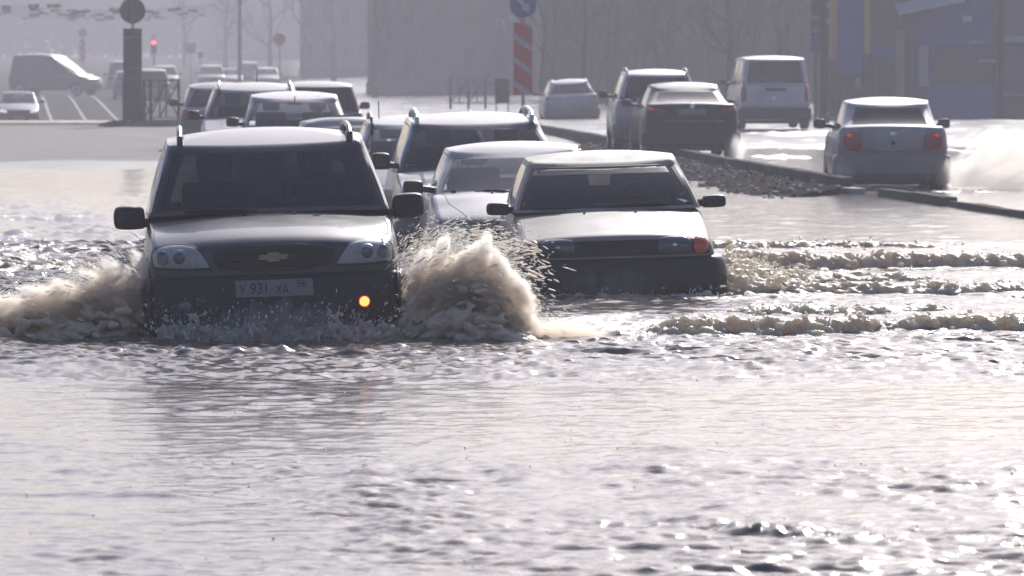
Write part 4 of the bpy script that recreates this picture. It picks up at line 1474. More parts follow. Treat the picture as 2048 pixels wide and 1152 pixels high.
L.new(fn.outputs['Fac'], mfo.inputs[0]); L.new(mr.outputs['Result'], mfo.inputs[1]); L.new(mfo.outputs[0], b2.inputs['Height'])
L.new(w1.outputs['Fac'], bp.inputs['Height']); L.new(bp.outputs[0], b2.inputs['Normal']); L.new(b2.outputs[0], b.inputs['Normal'])
WATER = m
water = np_obj('flood_water', np.stack([WX.ravel(), WY.ravel(), WH.ravel()], 1), grid_faces(len(rows_y), len(u)), m)
float_attr(water, 'foam', WF)
tag(water, kind='structure')

# ------------------------------------------------------------------ kerbs and the gravel median
CONC = mat('wet_concrete', (.10, .093, .088), .8, spec=.02, var=.3, vscale=5, bump=.4, bscale=25)
CONCL = mat('pale_and_lit_concrete', (.34, .33, .32), .7, spec=.2, var=.2, vscale=5, bump=.3, bscale=25)


def kerb(pts, h, w, seg, m, jit=.02):
    """a row of kerb stones along a polyline, one piece of street"""
    mb = MB()
    rr = random.Random(4)
    for (x0, y0, z0), (x1, y1, z1) in zip(pts[:-1], pts[1:]):
        ln = math.hypot(x1 - x0, y1 - y0); n = max(1, int(ln / seg)); ang = math.atan2(y1 - y0, x1 - x0)
        for i in range(n):
            t = (i + .5) / n
            R = Matrix.Rotation(ang + rr.uniform(-.01, .01), 3, 'Z') @ Matrix.Rotation(rr.uniform(-jit, jit), 3, 'X') @ Matrix.Rotation(rr.uniform(-.006, .006), 3, 'Y')
            cx, cy, cz = x0 + (x1 - x0) * t, y0 + (y1 - y0) * t, z0 + (z1 - z0) * t + rr.uniform(-.008, .008)
            l2 = ln / n / 2 - .006
            mb.box(cx - l2, cx + l2, cy - w / 2, cy + w / 2, cz - .35, cz + h, rot=R, c=.02)
    return tag(mb.build('kerb', m), kind='structure')


kerb([(.4, 134, .05), (1.75, 116, .03), (3.35, 93, .0), (4.55, 75, 0), (4.80, 71.9, 0)], .24, .20, 2.0, CONC)
kerb([(4.80, 71.85, 0), (4.93, 71.2, 0)], .10, .22, 1.0, CONCL, 0)  # end piece in a paler tone: its sunlit top is put into the colour
kerb([(5.22, 70.2, 0), (5.75, 65.5, 0)], .12, .2, 1.6, CONC, .05)
kerb([(5.78, 65.2, -.02), (6.30, 60.0, -.03), (7.0, 54.5, -.05)], .10, .2, 1.3, CONC, .09)
kerb([(3.30, 35.9, -.03), (4.2, 33.6, -.03)], .05, .2, 1.2, CONC, .05)

nT, nS = 150, 34
tt = np.linspace(0, 1, nT)[:, None] * np.ones((1, nS)); ss = np.ones((nT, 1)) * np.linspace(0, 1, nS)[None, :]
kx = np.interp(tt, [0, .35, .85, 1], [1.75, 3.35, 4.55, 4.80]); ky = np.interp(tt, [0, .35, .85, 1], [116, 93, 75, 71.3])
wid = 2.3 * sstep(-.02, .2, tt) * (1 - .25 * sstep(.8, 1, tt))
bx = kx - .10 - ss * wid + .2 * gnoise(ky / 4, ss * 0, 6) * ss
by = ky - ss * 3.5 * sstep(.5, 1, tt)
bz = .10 * (1 - ss ** 1.5) - .09 * ss + .05 * fbm(bx / .35, by / .9, 44, 3) * (1 - .5 * ss) + .025 * gnoise(bx / .11, by / .25, 47)
bank = np_obj('gravel_median', np.stack([bx.ravel(), by.ravel(), bz.ravel()], 1), grid_faces(nT, nS), mat('wet_gravel', (.075, .066, .06), .9, var=.6, vscale=9, bump=.5, bscale=20, spec=0.0))
tag(bank, kind='structure')
mb = MB(); rr = random.Random(9)
mb_l = MB()
for i in range(900):
    a, c_ = rr.randrange(8, nT), rr.randrange(1, nS)
    r = rr.uniform(.012, .035)
    bm = bmesh.new(); bmesh.ops.create_icosphere(bm, subdivisions=1, radius=r)
    for v in bm.verts: v.co = Vector((v.co.x * rr.uniform(.8, 1.5), v.co.y * rr.uniform(.8, 1.4), v.co.z * rr.uniform(.5, .9)))
    ctr = Vector((bx[a, c_], by[a, c_], bz[a, c_] + r * .3))
    bm.verts.index_update()
    (mb if i % 2 else mb_l).add([v.co + ctr for v in bm.verts], [[v.index for v in f.verts] for f in bm.faces]); bm.free()
tag(mb.build('rubble', mat('grey_rubble', (.085, .076, .07), .85, var=.5, vscale=4, spec=0.0), smooth=False), kind='stuff')
tag(mb_l.build('litter_and_ice', mat('pale_rubble', (.42, .40, .39), .7, var=.4, vscale=4, spec=.2), smooth=False), kind='stuff')
# low slushy banks in the lanes on the right
for i, (px, yy, w_, l_) in enumerate(((1600, 128, 2.0, 3.0), (1690, 112, 1.6, 3.0), (1560, 100, 1.4, 3.0))):
    n = 26; q = np.linspace(-1, 1, n); A, B = np.meshgrid(q, q)
    rad = np.sqrt(A * A + B * B)
    x = wx(px, yy) + A * w_; y_ = yy + B * l_
    z = gz(wx(px, yy), yy) - .04 + .15 * np.clip(1 - rad, 0, 1) ** .7 * (.6 + .5 * gnoise(x / .4, y_ / .8, 14 + i)) + .02 * gnoise(x / .15, y_ / .3, 18)
    tag(np_obj('slush_bank', np.stack([x.ravel(), y_.ravel(), z.ravel()], 1), grid_faces(n, n), mat('grey_slush', (.34, .33, .33), .4, var=.4, vscale=4, bump=.5, bscale=14)), kind='structure')

# ------------------------------------------------------------------ traffic island with the sign pillar and railing
GALV = mat('grey_painted_steel', (.065, .063, .066), .5, var=.15, vscale=4)
GALV2 = mat('light_grey_steel', (.22, .215, .22), .45, var=.15, vscale=4)
n = 40; q = np.linspace(-1, 1, n); A, B = np.meshgrid(q, q); rad = np.sqrt(A * A + B * B)
ix, iy = wx(305, 141), 141.0
x = ix + A * 1.55; y_ = iy + B * 3.4
z = np.minimum(.26, gz(ix, iy - 3) - .06 + .36 * np.clip(1.02 - rad, 0, 1) ** .5) + .012 * gnoise(x / .2, y_ / .5, 77)
tag(np_obj('traffic_island', np.stack([x.ravel(), y_.ravel(), z.ravel()], 1), grid_faces(n, n), mat('island_gravel', (.045, .042, .04), .95, var=.4, vscale=9, bump=.5, bscale=25, spec=0.0)), kind='structure')

px0 = wx(266.5, 140)
post = empty('sign_pillar', (px0, 140, .15)); tag(post, 'dark grey sign pillar with a round sign, seen from behind on the traffic island', 'road sign')


def local(mb, name, m, root, parent=None, smooth=True):
    """mesh given in world coordinates, child of root"""
    o = mb.build(name, m, None, smooth)
    o.parent = parent or root
    o.matrix_parent_inverse = Matrix.Identity(4)
    loc = root.location if parent is None else root.location
    for v in o.data.vertices: v.co -= loc
    return o


local(MB().box(px0 - .285, px0 + .265, 139.86, 140.14, wz(244, 140), wz(157, 140), c=.01), 'lower_box', GALV, post)
local(MB().box(px0 - .265, px0 + .255, 139.93, 139.97, wz(156.5, 140), wz(57, 140), c=.008), 'board', GALV, post)
local(MB().tube([(px0, 140.02, .2), (px0, 140.02, wz(-60, 140))], .035, 10), 'pole', GALV2, post)
sc = wz(22, 140)
mbs = MB().lathe([(.0, -.012), (.34, -.012), (.36, 0), (.355, .012), (0, .012)], (px0, 139.95, sc), 'y', 36)
local(mbs, 'sign_disc', GALV, post)
mbs = MB().box(px0 - .02, px0 + .02, 139.90, 139.935, sc - .30, sc + .34, c=.004)
local(mbs, 'sign_strap', GALV2, post)
for zz in (wz(75, 140), wz(135, 140)):
    local(MB().box(px0 - .22, px0 + .22, 139.885, 139.925, zz - .02, zz + .02, c=.004), 'board_strap', GALV2, post)
mk = MB().tube([(wx(259, 138.6), 138.6, .05), (wx(259, 138.6), 138.6, .30)], .06, 10)
tag(mk.build('marker_stub', CONCL), 'short pale stub at the foot of the sign pillar', 'marker')


def railing(name, label, pxs, Y, ytop, ybot, yfoot, braces, m, cat='railing'):
    x0 = wx(pxs[0], Y)
    r = empty(name, (x0, Y, wz(yfoot, Y))); tag(r, label, cat)
    for p in pxs:
        local(MB().box(wx(p, Y) - .04, wx(p, Y) + .04, Y - .04, Y + .04, wz(yfoot + 4, Y), wz(ytop - 2, Y), c=.006), 'post', m, r)
    for yy in (ytop, ybot):
        local(MB().box(wx(pxs[0], Y), wx(pxs[-1], Y), Y - .022, Y + .022, wz(yy + 1, Y), wz(yy - 1, Y), c=.004), 'rail', m, r)
    for (a, b_) in braces:
        local(MB().tube([(wx(a[0], Y), Y, wz(a[1], Y)), (wx(b_[0], Y), Y, wz(b_[1], Y))], .022, 6), 'brace', m, r)
    return r


railing('railing', 'dark metal railing with crossed braces beside the sign pillar', [289, 302, 358], 140.3, 160, 235, 242,
        [((302, 233), (333, 162)), ((333, 162), (333, 233)), ((320, 162), (320, 234)), ((320, 234), (357, 165)), ((320, 190), (290, 234)), ((340, 200), (357, 233)), ((290, 200), (302, 233))], GALV)
railing('far_railing', 'faint grey railing standing left of the grey cabinet', [901, 937, 971], 166, 157, 205, 214,
        [((901, 205), (937, 160)), ((937, 205), (971, 160)), ((919, 160), (919, 205)), ((954, 160), (954, 205))], GALV2)
cb = empty('street_cabinet', (wx(1004, 164), 164, wz(215, 164))); tag(cb, 'grey steel cabinet on short legs left of the striped post', 'cabinet')
cx0, cx1 = wx(990, 164), wx(1019, 164)
local(MB().box(cx0, cx1, 163.8, 164.2, wz(206, 164), wz(157, 164), c=.015), 'casing', GALV, cb)
local(MB().box(cx0 - .02, cx1 + .02, 163.76, 164.24, wz(157, 164) - .002, wz(154.5, 164), c=.008), 'lid', GALV2, cb)
local(MB().box(cx0 + .03, cx1 - .03, 163.775, 163.797, wz(202, 164), wz(161, 164), c=.004), 'door', GALV, cb)
for x in (cx0 + .04, cx1 - .04): local(MB().box(x - .02, x + .02, 163.85, 164.15, gz(x, 164), wz(206, 164) + .001), 'leg', GALV, cb)

# ------------------------------------------------------------------ striped post with the blue round sign
STRIPER = mat('red_stripe_film', (.55, .022, .03), .45, var=.12, vscale=4)
STRIPEW = mat('white_stripe_film', (.46, .45, .45), .5, var=.15, vscale=4)
BLUES = mat('blue_sign_film', (.03, .06, .28), .4, var=.1, vscale=4)
Ys = 130.0
sx = wx(1046, Ys)
sp_ = empty('striped_post', (sx, Ys, gz(sx, Ys))); tag(sp_, 'red and white striped marker board with blue round arrow sign above', 'road sign')
b0, b1, t0, t1 = wx(1026.5, Ys), wx(1065.5, Ys), wz(190, Ys), wz(45, Ys)
local(MB().box(b0, b1, Ys - .06, Ys + .06, t0, t1, c=.006), 'board', STRIPEW, sp_)
bw, bh = b1 - b0, t1 - t0
for i in range(4):
    # stripes fall to the right
    zt = wz((44, 90, 137, 184)[i] - 12, Ys) ; th = wz(0, Ys) - wz(34, Ys); drop = wz(0, Ys) - wz(27, Ys)
    poly = [(b0 + .012, zt), (b1 - .012, zt - drop), (b1 - .012, zt - drop - th), (b0 + .012, zt - th)]
    # clip to the board
    out = []
    def clip(P, f, g):
        R = []
        for k in range(len(P)):
            a, c_ = P[k], P[(k + 1) % len(P)]
            if f(a): R.append(a)
            if f(a) != f(c_): R.append(g(a, c_))
        return R
    zhi, zlo = t1 - .012, t0 + .012
    P = clip(poly, lambda p: p[1] <= zhi, lambda a, c_: (a[0] + (c_[0] - a[0]) * (zhi - a[1]) / (c_[1] - a[1]), zhi))
    P = clip(P, lambda p: p[1] >= zlo, lambda a, c_: (a[0] + (c_[0] - a[0]) * (zlo - a[1]) / (c_[1] - a[1]), zlo)) if P else P
    if len(P) < 3: continue
    k = len(P)
    V = [(p[0], Ys - .064, p[1]) for p in P] + [(p[0], Ys - .0605, p[1]) for p in P]
    Fc = [tuple(range(k)), tuple(range(2 * k - 1, k - 1, -1))] + [(j, j + k, (j + 1) % k + k, (j + 1) % k) for j in range(k)]
    local(MB().add(V, Fc), 'red_stripe', STRIPER, sp_, smooth=False)
local(MB().tube([(sx, Ys + .03, gz(sx, Ys) - .1), (sx, Ys + .03, wz(-30, Ys))], .04, 10), 'pole', GALV2, sp_)
zc = wz(9, Ys)
local(MB().lathe([(0, -.012), (.335, -.012), (.35, 0), (.345, .012), (0, .012)], (sx + .01, Ys - .05, zc), 'y', 40), 'sign_disc', BLUES, sp_)
d = Vector((.62, 0, -.78)); p_ = Vector((d.z, 0, -d.x)) * -1
c0 = Vector((sx + .0, Ys - .068, zc))
def P3(a, b_): return c0 + d * a + p_ * b_
ar = [(-.26, -.05), (.06, -.05), (.06, -.13), (.26, 0), (.06, .13), (.06, .05), (-.26, .05)]
V = [P3(a, b_) for a, b_ in ar] + [P3(a, b_) + Vector((0, .004, 0)) for a, b_ in ar]
k = len(ar)
local(MB().add(V, [tuple(range(k)), tuple(range(2 * k - 1, k - 1, -1))] + [(j, j + k, (j + 1) % k + k, (j + 1) % k) for j in range(k)]), 'arrow', mat('white_arrow_film', (.5, .5, .46), .5), sp_, smooth=False)
fs = copy_tree(sp_)
fs.name = 'striped_post'
fs.location = (wx(166, 415), 415, gz(wx(166, 415), 415) + .15)
fs['label'] = 'faint striped marker board with blue round sign in the haze above the grey van'
ol = MB()
lp = empty('lamp', (wx(1026, 129.5), 129.5, wz(44, 129.5))); tag(lp, 'small white round lamp at the top left of the striped board', 'lamp')
WHITEP = mat('white_plastic', (.75, .75, .75), .35)
local(MB().lathe([(0, -.05), (.07, -.05), (.085, 0), (.07, .05), (0, .05)], (wx(1026, 129.5), 129.5, wz(40, 129.5)), 'y', 20), 'housing', WHITEP, lp)
local(MB().tube([(wx(1026, 129.5), 129.52, wz(40, 129.5)), (wx(1030, 129.5), 129.93, wz(50, 129.5))], .018, 6), 'arm', GALV2, lp)

# ------------------------------------------------------------------ shops on the right
Yk = 170.0
def K(px): return wx(px, Yk)
def KZ(py): return wz(py, Yk)
def solid(root, name, px0, px1, py0, py1, y0, y1, m, parent=None, c=.01):
    return local(MB().box(K(px0), K(px1), Yk + y0, Yk + y1, KZ(py1), KZ(py0), c=c), name, m, root, parent, smooth=False)

M_BLUE = mat('shop_blue_panel', (.03, .065, .30), .5, var=.15, vscale=1.5)
M_BLUE2 = mat('shop_blue_wall', (.03, .06, .27), .55, var=.2, vscale=1.2)
M_ORANGE = mat('shop_orange', (.62, .27, .10), .6, var=.1, vscale=2)
M_YELL = mat('shop_yellow', (.55, .38, .13), .6, var=.1, vscale=2)
M_BROWN = mat('shop_brown', (.075, .058, .056), .6, var=.15, vscale=2)
M_DARK = mat('shop_dark_window', (.025, .024, .028), .25, var=.3, vscale=2)
M_GREY = mat('shop_grey_render', (.08, .078, .076), .8, var=.2, vscale=1.5)
M_PALE = mat('shop_pale_pillar', (.42, .41, .40), .7, var=.15, vscale=2)
M_BEIGE = mat('shop_beige_pillar', (.30, .25, .18), .7, var=.15, vscale=2)
sh = empty('shop', (K(1740), Yk, KZ(252))); tag(sh, 'blue shopfront with orange and yellow columns and dark doorways', 'shop')
solid(sh, 'wall', 1655, 1830, -260, 252, .4, 8, M_GREY)
solid(sh, 'fascia_panel', 1673, 1726, -230, 150, .12, .40, M_BLUE)
solid(sh, 'column', 1659, 1672.5, -240, 118, -.05, .40, M_ORANGE)
solid(sh, 'column', 1659, 1672.5, 118.3, 252, -.05, .40, M_GREY)
solid(sh, 'column', 1727, 1740, -240, 108, -.05, .40, M_YELL)
solid(sh, 'column', 1727, 1740, 108.3, 252, -.05, .40, M_GREY)
solid(sh, 'side_panel', 1740.5, 1790, -230, 92, .15, .40, M_BROWN)
solid(sh, 'sign_board', 1741, 1789, 92.5, 120, .10, .40, M_BLUE2)
for a, b_ in ((1676, 1698), (1701, 1724)):
    d_ = solid(sh, 'door', a, b_, 153, 252, .30, .40, M_DARK)
    solid(sh, 'handle', b_ - 3, b_ - 2, 195, 212, .25, .30, CHROME, d_, c=.002)
for a, b_ in ((1743, 1760), (1764, 1786)):
    w_ = solid(sh, 'window', a, b_, 125, 225, .33, .40, M_DARK)
    solid(sh, 'window_frame', a - 1, a, 124, 226, .30, .40, M_PALE, w_, c=.004)
solid(sh, 'lamp', 1711, 1719, 155, 175, -.05, .12, M_PALE)
solid(sh, 'pillar', 1790.5, 1808, 62, 252, .0, .38, M_BEIGE)
solid(sh, 'pillar', 1817, 1827, 80, 252, .1, .40, M_GREY)

kb = empty('blue_kiosk', (K(1915), Yk, KZ(254))); tag(kb, 'blue kiosk with sloping pale awning, white pillar and dark red window', 'kiosk')
solid(kb, 'wall', 1831, 1998, -200, 254, .55, 7, M_BLUE2)
aw = MB()
A0, A1 = (K(1790), KZ(31)), (K(1922), KZ(4))
V = [(A0[0], Yk - 1.4, A0[1]), (A1[0], Yk - 1.4, A1[1]), (A1[0], Yk + .54, A1[1] + .35), (A0[0], Yk + .54, A0[1] + .35)]
V += [(x, y, z + .09) for x, y, z in V]
aw.add(V, [(0, 3, 2, 1), (4, 5, 6, 7), (0, 1, 5, 4), (1, 2, 6, 5), (2, 3, 7, 6), (3, 0, 4, 7)])
local(aw, 'awning', mat('pale_awning', (.55, .54, .53), .6, var=.1, vscale=2), kb, smooth=False)
local(MB().tube([(A0[0] + .1, Yk - 1.3, A0[1] + .02), (A0[0] + .1, Yk + .5, A0[1] - .6)], .03, 6), 'awning_stay', GALV2, kb)
solid(kb, 'fascia_panel', 1832, 1985, 45, 92, .30, .55, M_BLUE)
fsn = solid(kb, 'sign_plate', 1925, 1944, 32, 43, .26, .30, WHITEP)
solid(kb, 'white_pillar', 1838, 1857, 88, 172, .30, .55, M_PALE)
w_ = solid(kb, 'window', 1868, 1985, 97, 164, .44, .55, mat('dark_red_window', (.055, .03, .035), .3, var=.5, vscale=1.4))
solid(kb, 'window_frame', 1866, 1987, 94, 97, .40, .55, M_BLUE, w_)
solid(kb, 'window_frame', 1925, 1928, 97, 164, .42, .44, M_BLUE, w_)
for a, b_, c_, d_ in ((1938, 1966, 82, 87), (1955, 1990, 119, 125)): solid(kb, 'shelf', a, b_, c_, d_, .20, .43, M_PALE, w_)
solid(kb, 'base_panel', 1853, 1988, 168, 252, .35, .55, mat('kiosk_blue_base', (.04, .08, .32), .5, var=.2, vscale=1.0))
solid(kb, 'downpipe', 1990, 1996, -150, 252, .30, .45, GALV)
gs = empty('grey_store', (K(2060), Yk, KZ(254))); tag(gs, 'grey rendered store with two pale ledges at the right edge', 'store')
solid(gs, 'wall', 2009, 2240, -200, 254, .2, 8, mat('grey_store_render', (.15, .15, .145), .8, var=.12, vscale=1))
solid(gs, 'ledge', 2008, 2241, 72, 85, -.15, .2, M_PALE)
solid(gs, 'ledge', 2008, 2241, 188, 192, -.10, .2, M_PALE)
w_ = solid(gs, 'window', 2060, 2140, 100, 180, .10, .2, M_DARK)
solid(gs, 'window_frame', 2057, 2143, 180, 184, .04, .2, M_PALE, w_)

# pylon with white marks and a blue square, and the tall dark pole beside it
Yp = 150.0
pl = empty('pylon_sign', (wx(1631, Yp), Yp, wz(250, Yp))); tag(pl, 'narrow vertical sign with white marks above a blue square', 'sign')
local(MB().box(wx(1621, Yp), wx(1639, Yp), Yp - .05, Yp + .05, wz(106, Yp), wz(-40, Yp), c=.01), 'sign_panel', mat('sign_dark', (.05, .05, .058), .5), pl, smooth=False)
local(MB().box(wx(1622, Yp), wx(1638, Yp), Yp - .06, Yp - .0505, wz(102, Yp), wz(79, Yp), c=.002), 'blue_square', mat('sign_blue', (.06, .08, .36), .5), pl, smooth=False)
WM = mat('sign_white_mark', (.42, .42, .44), .5)
for a, b_, c_, d_ in ((1622, 1638, 32, 34.5), (1622, 1638, 37, 39), (1622, 1638, 41, 43)):
    local(MB().box(wx(a, Yp), wx(b_, Yp), Yp - .058, Yp - .0505, wz(d_, Yp), wz(c_, Yp)), 'white_bar', WM, pl, smooth=False)
gl = MB()
for P in ([(1624, 66), (1627, 50), (1630, 66)], [(1627, 58), (1635, 55)], [(1623, 65), (1634, 63)], [(1625, 73), (1633, 78)]):
    for i in range(len(P) - 1):
        gl.tube([(wx(P[i][0], Yp), Yp - .055, wz(P[i][1], Yp)), (wx(P[i + 1][0], Yp), Yp - .055, wz(P[i + 1][1], Yp))], .02, 6)
local(gl, 'lettering', WM, pl)
local(MB().box(wx(1628, Yp), wx(1632, Yp), Yp - .03, Yp + .03, wz(252, Yp), wz(106, Yp) + .001), 'pole', GALV, pl, smooth=False)
tp = empty('utility_pole', (wx(1647, 148), 148, gz(wx(1647, 148), 148))); tag(tp, 'tall dark pole between the vertical sign and the blue shopfront', 'pole')
local(MB().tube([(wx(1648, 148), 148, gz(10, 148) - .1), (wx(1646, 148), 148, 9.5)], .13, 14, .09), 'shaft', mat('dark_pole', (.035, .034, .036), .7, var=.3, vscale=3), tp)
local(MB().box(wx(1638, 148), wx(1657, 148), 147.75, 147.87, wz(250, 148) , wz(226, 148), c=.02), 'service_box', GALV, tp)
for yy in (44, 12): local(MB().box(wx(1651, 148), wx(1658, 148), 147.7, 147.9, wz(yy + 4, 148), wz(yy - 4, 148), c=.02), 'bracket_lamp', M_PALE, tp)
local(MB().box(wx(1640, 148), wx(1700, 148), 147.95, 148.02, 8.9, 9.0), 'cross_arm', GALV, tp)

# ------------------------------------------------------------------ apartment blocks in the haze
M_BWIN = mat('block_window', (.028, .027, .029), .5)
def block(name, label, px0, px1, Y, top, wallm, n_win, depth=12, number=None):
    x0, x1 = wx(px0, Y), wx(px1, Y); zb = gz((x0 + x1) / 2, Y) - .3
    r = empty(name, ((x0 + x1) / 2, Y + depth / 2, zb)); tag(r, label, 'building')
    local(MB().box(x0, x1, Y, Y + depth, zb, top), 'wall', wallm, r, smooth=False)
    local(MB().box(x0 - .3, x1 + .3, Y - .3, Y + depth + .3, top + .002, top + .35), 'roof', M_GREY, r, smooth=False)
    local(MB().box(x0 - .08, x1 + .08, Y - .08, Y - .003, zb, zb + 1.0), 'plinth', M_DARK, r, smooth=False)
    fl = int((top - 1.5) / 2.9)
    st = (x1 - x0) / n_win
    for f in range(fl):
        for i in range(n_win):
            wx0 = x0 + st * (i + .28); z0 = zb + 1.5 + f * 2.9
            if f == 0 and i % 4 == 2:
                local(MB().box(wx0, wx0 + st * .40, Y - .05, Y - .003, zb + .25, zb + 2.5), 'entrance_door', M_BROWN, r, smooth=False); continue
            w_ = local(MB().box(wx0, wx0 + st * .44, Y - .04, Y - .003, z0, z0 + 1.4), 'window', M_BWIN, r, smooth=False)
            local(MB().box(wx0 - .08, wx0 + st * .44 + .08, Y - .14, Y - .003, z0 - .09, z0 - .003), 'sill', wallm, r, w_, smooth=False)
    if number:
        for k, (ax, by_, txt) in enumerate(number):
            cu = bpy.data.curves.new('house_number', 'FONT'); cu.body = txt; cu.size = .75; cu.extrude = .02; cu.align_x = 'CENTER'; cu.align_y = 'CENTER'
            t = bpy.data.objects.new('house_number', cu); COL.objects.link(t); dg = bpy.context.evaluated_depsgraph_get(); dg.update()
            tm = bpy.data.meshes.new_from_object(t.evaluated_get(dg)); bpy.data.objects.remove(t)
            to = bpy.data.objects.new('house_number', tm); COL.objects.link(to); tm.materials.clear(); tm.materials.append(WHITEP)
            to.parent = r; to.rotation_euler = (math.pi / 2, 0, 0); to.location = (wx(ax, Y) - r.location.x, -depth / 2 - .12, wz(by_, Y) - r.location.z)
    return r

B1 = mat('block_grey_brick', (.085, .08, .08), .85, var=.2, vscale=.5)
B2 = mat('block_brown_brick', (.06, .056, .056), .85, var=.2, vscale=.5)
B3 = mat('block_pale_panel', (.14, .14, .145), .85, var=.15, vscale=.5)
block('apartment_block', 'dark apartment block right of the striped post, behind the driving cars', 1085, 1700, 238, 11.0, B2, 8)
block('apartment_block', 'grey apartment block behind the queue of cars, left of the striped post', 735, 1085, 292, 11.2, B1, 6, number=[(1000, 48, '15')])
block('apartment_block', 'hazy pale block at the far end of the queue, left of the grey block', 600, 745, 400, 12, B3, 4)
block('apartment_block', 'barely visible pale block in the haze behind the queue of far cars', 420, 600, 620, 12.5, B3, 4)
block('apartment_block', 'barely visible low block in the haze left of the sign pillar', -260, -60, 640, 9, B3, 5)

# ------------------------------------------------------------------ bare spring trees
BARK = mat('dark_bark', (.045, .04, .037), .9, var=.3, vscale=4, bump=.5, bscale=12)
def bare_tree(label, X, Y, h, seed, r0=.18, group='bare trees along the street'):
    rr = random.Random(seed)
    z0 = gz(X, Y) - .15
    t = empty('bare_tree', (X, Y, z0)); tag(t, label, 'tree', group)
    pts = [(X, Y, z0)]
    for i in range(1, 8): pts.append((X + rr.uniform(-.10, .10) * i * .5, Y + rr.uniform(-.1, .1) * i * .5, z0 + h * .75 * i / 7))
    trunk = MB().tube(pts, r0, 10, r0 * .35)
    local(trunk, 'trunk', BARK, t)
    cr = MB()
    def branch(p, d, ln, r, lev):
        P = [p]; q = Vector(p); dd = Vector(d)
        for i in range(4):
            dd = (dd + Vector((rr.uniform(-.25, .25), rr.uniform(-.25, .25), rr.uniform(-.05, .25)))).normalized()
            q = q + dd * ln / 4
            if q.z > 12.6: q.z = 12.6
            P.append(tuple(q))
        cr.tube(P, r, 5, r * .4)
        if lev > 0:
            for k in range(4):
                i = rr.randrange(1, 5)
                a = rr.uniform(0, 6.28)
                branch(P[i], (dd + Vector((math.cos(a), math.sin(a), .3)) * .8).normalized(), ln * rr.uniform(.45, .7), r * .45, lev - 1)
    for i in range(11):
        k = rr.randrange(2, 8); a = rr.uniform(0, 6.28)
        branch(pts[k], Vector((math.cos(a), math.sin(a), rr.uniform(.3, 1.2))).normalized(), h * rr.uniform(.16, .32), r0 * .34, 2)
    local(cr, 'crown', BARK, t)
    return t
spots = [(1345, 215, 'bare tree with a stout trunk behind the white crossover', .26), (1290, 225, 'slender bare tree left of the stout trunk behind the white crossover', .12), (1420, 222, 'bare tree behind the roof of the black sedan', .16), (1462, 205, 'bare tree just left of the white van', .13),
         (1600, 220, 'bare tree behind the right edge of the white van', .16), (1200, 228, 'bare tree above the white hatchback', .13), (1100, 232, 'bare tree close right of the striped post', .12),
         (750, 268, 'bare tree with dark trunk above the aerial of the white wagon', .20), (830, 280, 'thin bare tree left of the faint railing', .12), (668, 360, 'bare tree in the haze right of the silver compact car', .2), (608, 380, 'bare tree in the haze above the silver compact car', .22),
         (452, 480, 'faint bare tree above the white off-roader', .26), (540, 440, 'faint bare tree beside the orange round sign', .24), (370, 520, 'faint bare tree right of the red traffic light', .26)]
for i, (px, Y, lab, r0) in enumerate(spots):
    bare_tree(lab, wx(px, Y), Y, 9.5 + (i * 7 % 5) * .4, 30 + i, r0)

rr_t = random.Random(77)
for i in range(16):
    px = 1075 + 36 * i + rr_t.uniform(-14, 14)
    bare_tree('slim bare tree blurred by the haze, one of the row behind the driving cars', wx(px, 185 + 40 * rr_t.random()), 185 + 42 * rr_t.random(), 9 + 2 * rr_t.random(), 200 + i, .08 + .10 * rr_t.random(), 'slim bare trees in the haze')

# ------------------------------------------------------------------ far signs, traffic light, trolley wires
Yt = 330
tl = empty('traffic_light', (wx(309, Yt), Yt, gz(wx(309, Yt), Yt))); tag(tl, 'traffic light showing red in the haze right of the sign pillar', 'traffic light')
xx = wx(309, Yt); zt = wz(85, Yt)
local(MB().tube([(xx, Yt, tl.location.z), (xx, Yt, zt + .6)], .06, 8), 'pole', GALV2, tl)
local(MB().box(xx - .19, xx + .19, Yt - .32, Yt - .08, zt - .72, zt + .26, c=.04), 'housing', GALV, tl)
for k, mm in enumerate((mat('red_signal_glow', (.8, .02, .03), .3, emit=(1, .05, .09), estr=7), LENSDARK, LENSDARK)):
    local(MB().lathe([(0, -.03), (.11, -.03), (.13, 0), (.13, .02)], (xx, Yt - .34, zt - k * .31), 'y', 18), 'signal_lens', mm, tl)
def far_sign(name, label, px, py, Y, r, m, square=False):
    x = wx(px, Y); z = wz(py, Y)
    t = empty(name, (x, Y, gz(x, Y))); tag(t, label, 'road sign')
    local(MB().tube([(x, Y, gz(x, Y) - .05), (x, Y, z + r)], .035, 8), 'pole', GALV2, t)
    if square: local(MB().box(x - r, x + r, Y - .08, Y - .04, z - r, z + r, c=.02), 'sign_plate', m, t)
    else: local(MB().lathe([(0, -.015), (r * .95, -.015), (r, 0), (0, .012)], (x, Y - .06, z), 'y', 28), 'sign_disc', m, t)
    return t
far_sign('square_sign', 'pale square sign in the haze above the railing', 382, 96, 330, .34, mat('pale_sign', (.6, .6, .6), .5), True)
far_sign('orange_sign', 'round orange sign in the haze above the far queue', 560, 79, 270, .33, mat('orange_sign_film', (.75, .30, .12), .5))
far_sign('blue_sign', 'small blue sign in the haze above the leftmost far off-roader', 402, 110, 345, .20, mat('blue_far_film', (.08, .10, .45), .5), True)
STEEL = mat('dark_wire', (.02, .02, .022), .5)
clampy = random.Random(3)
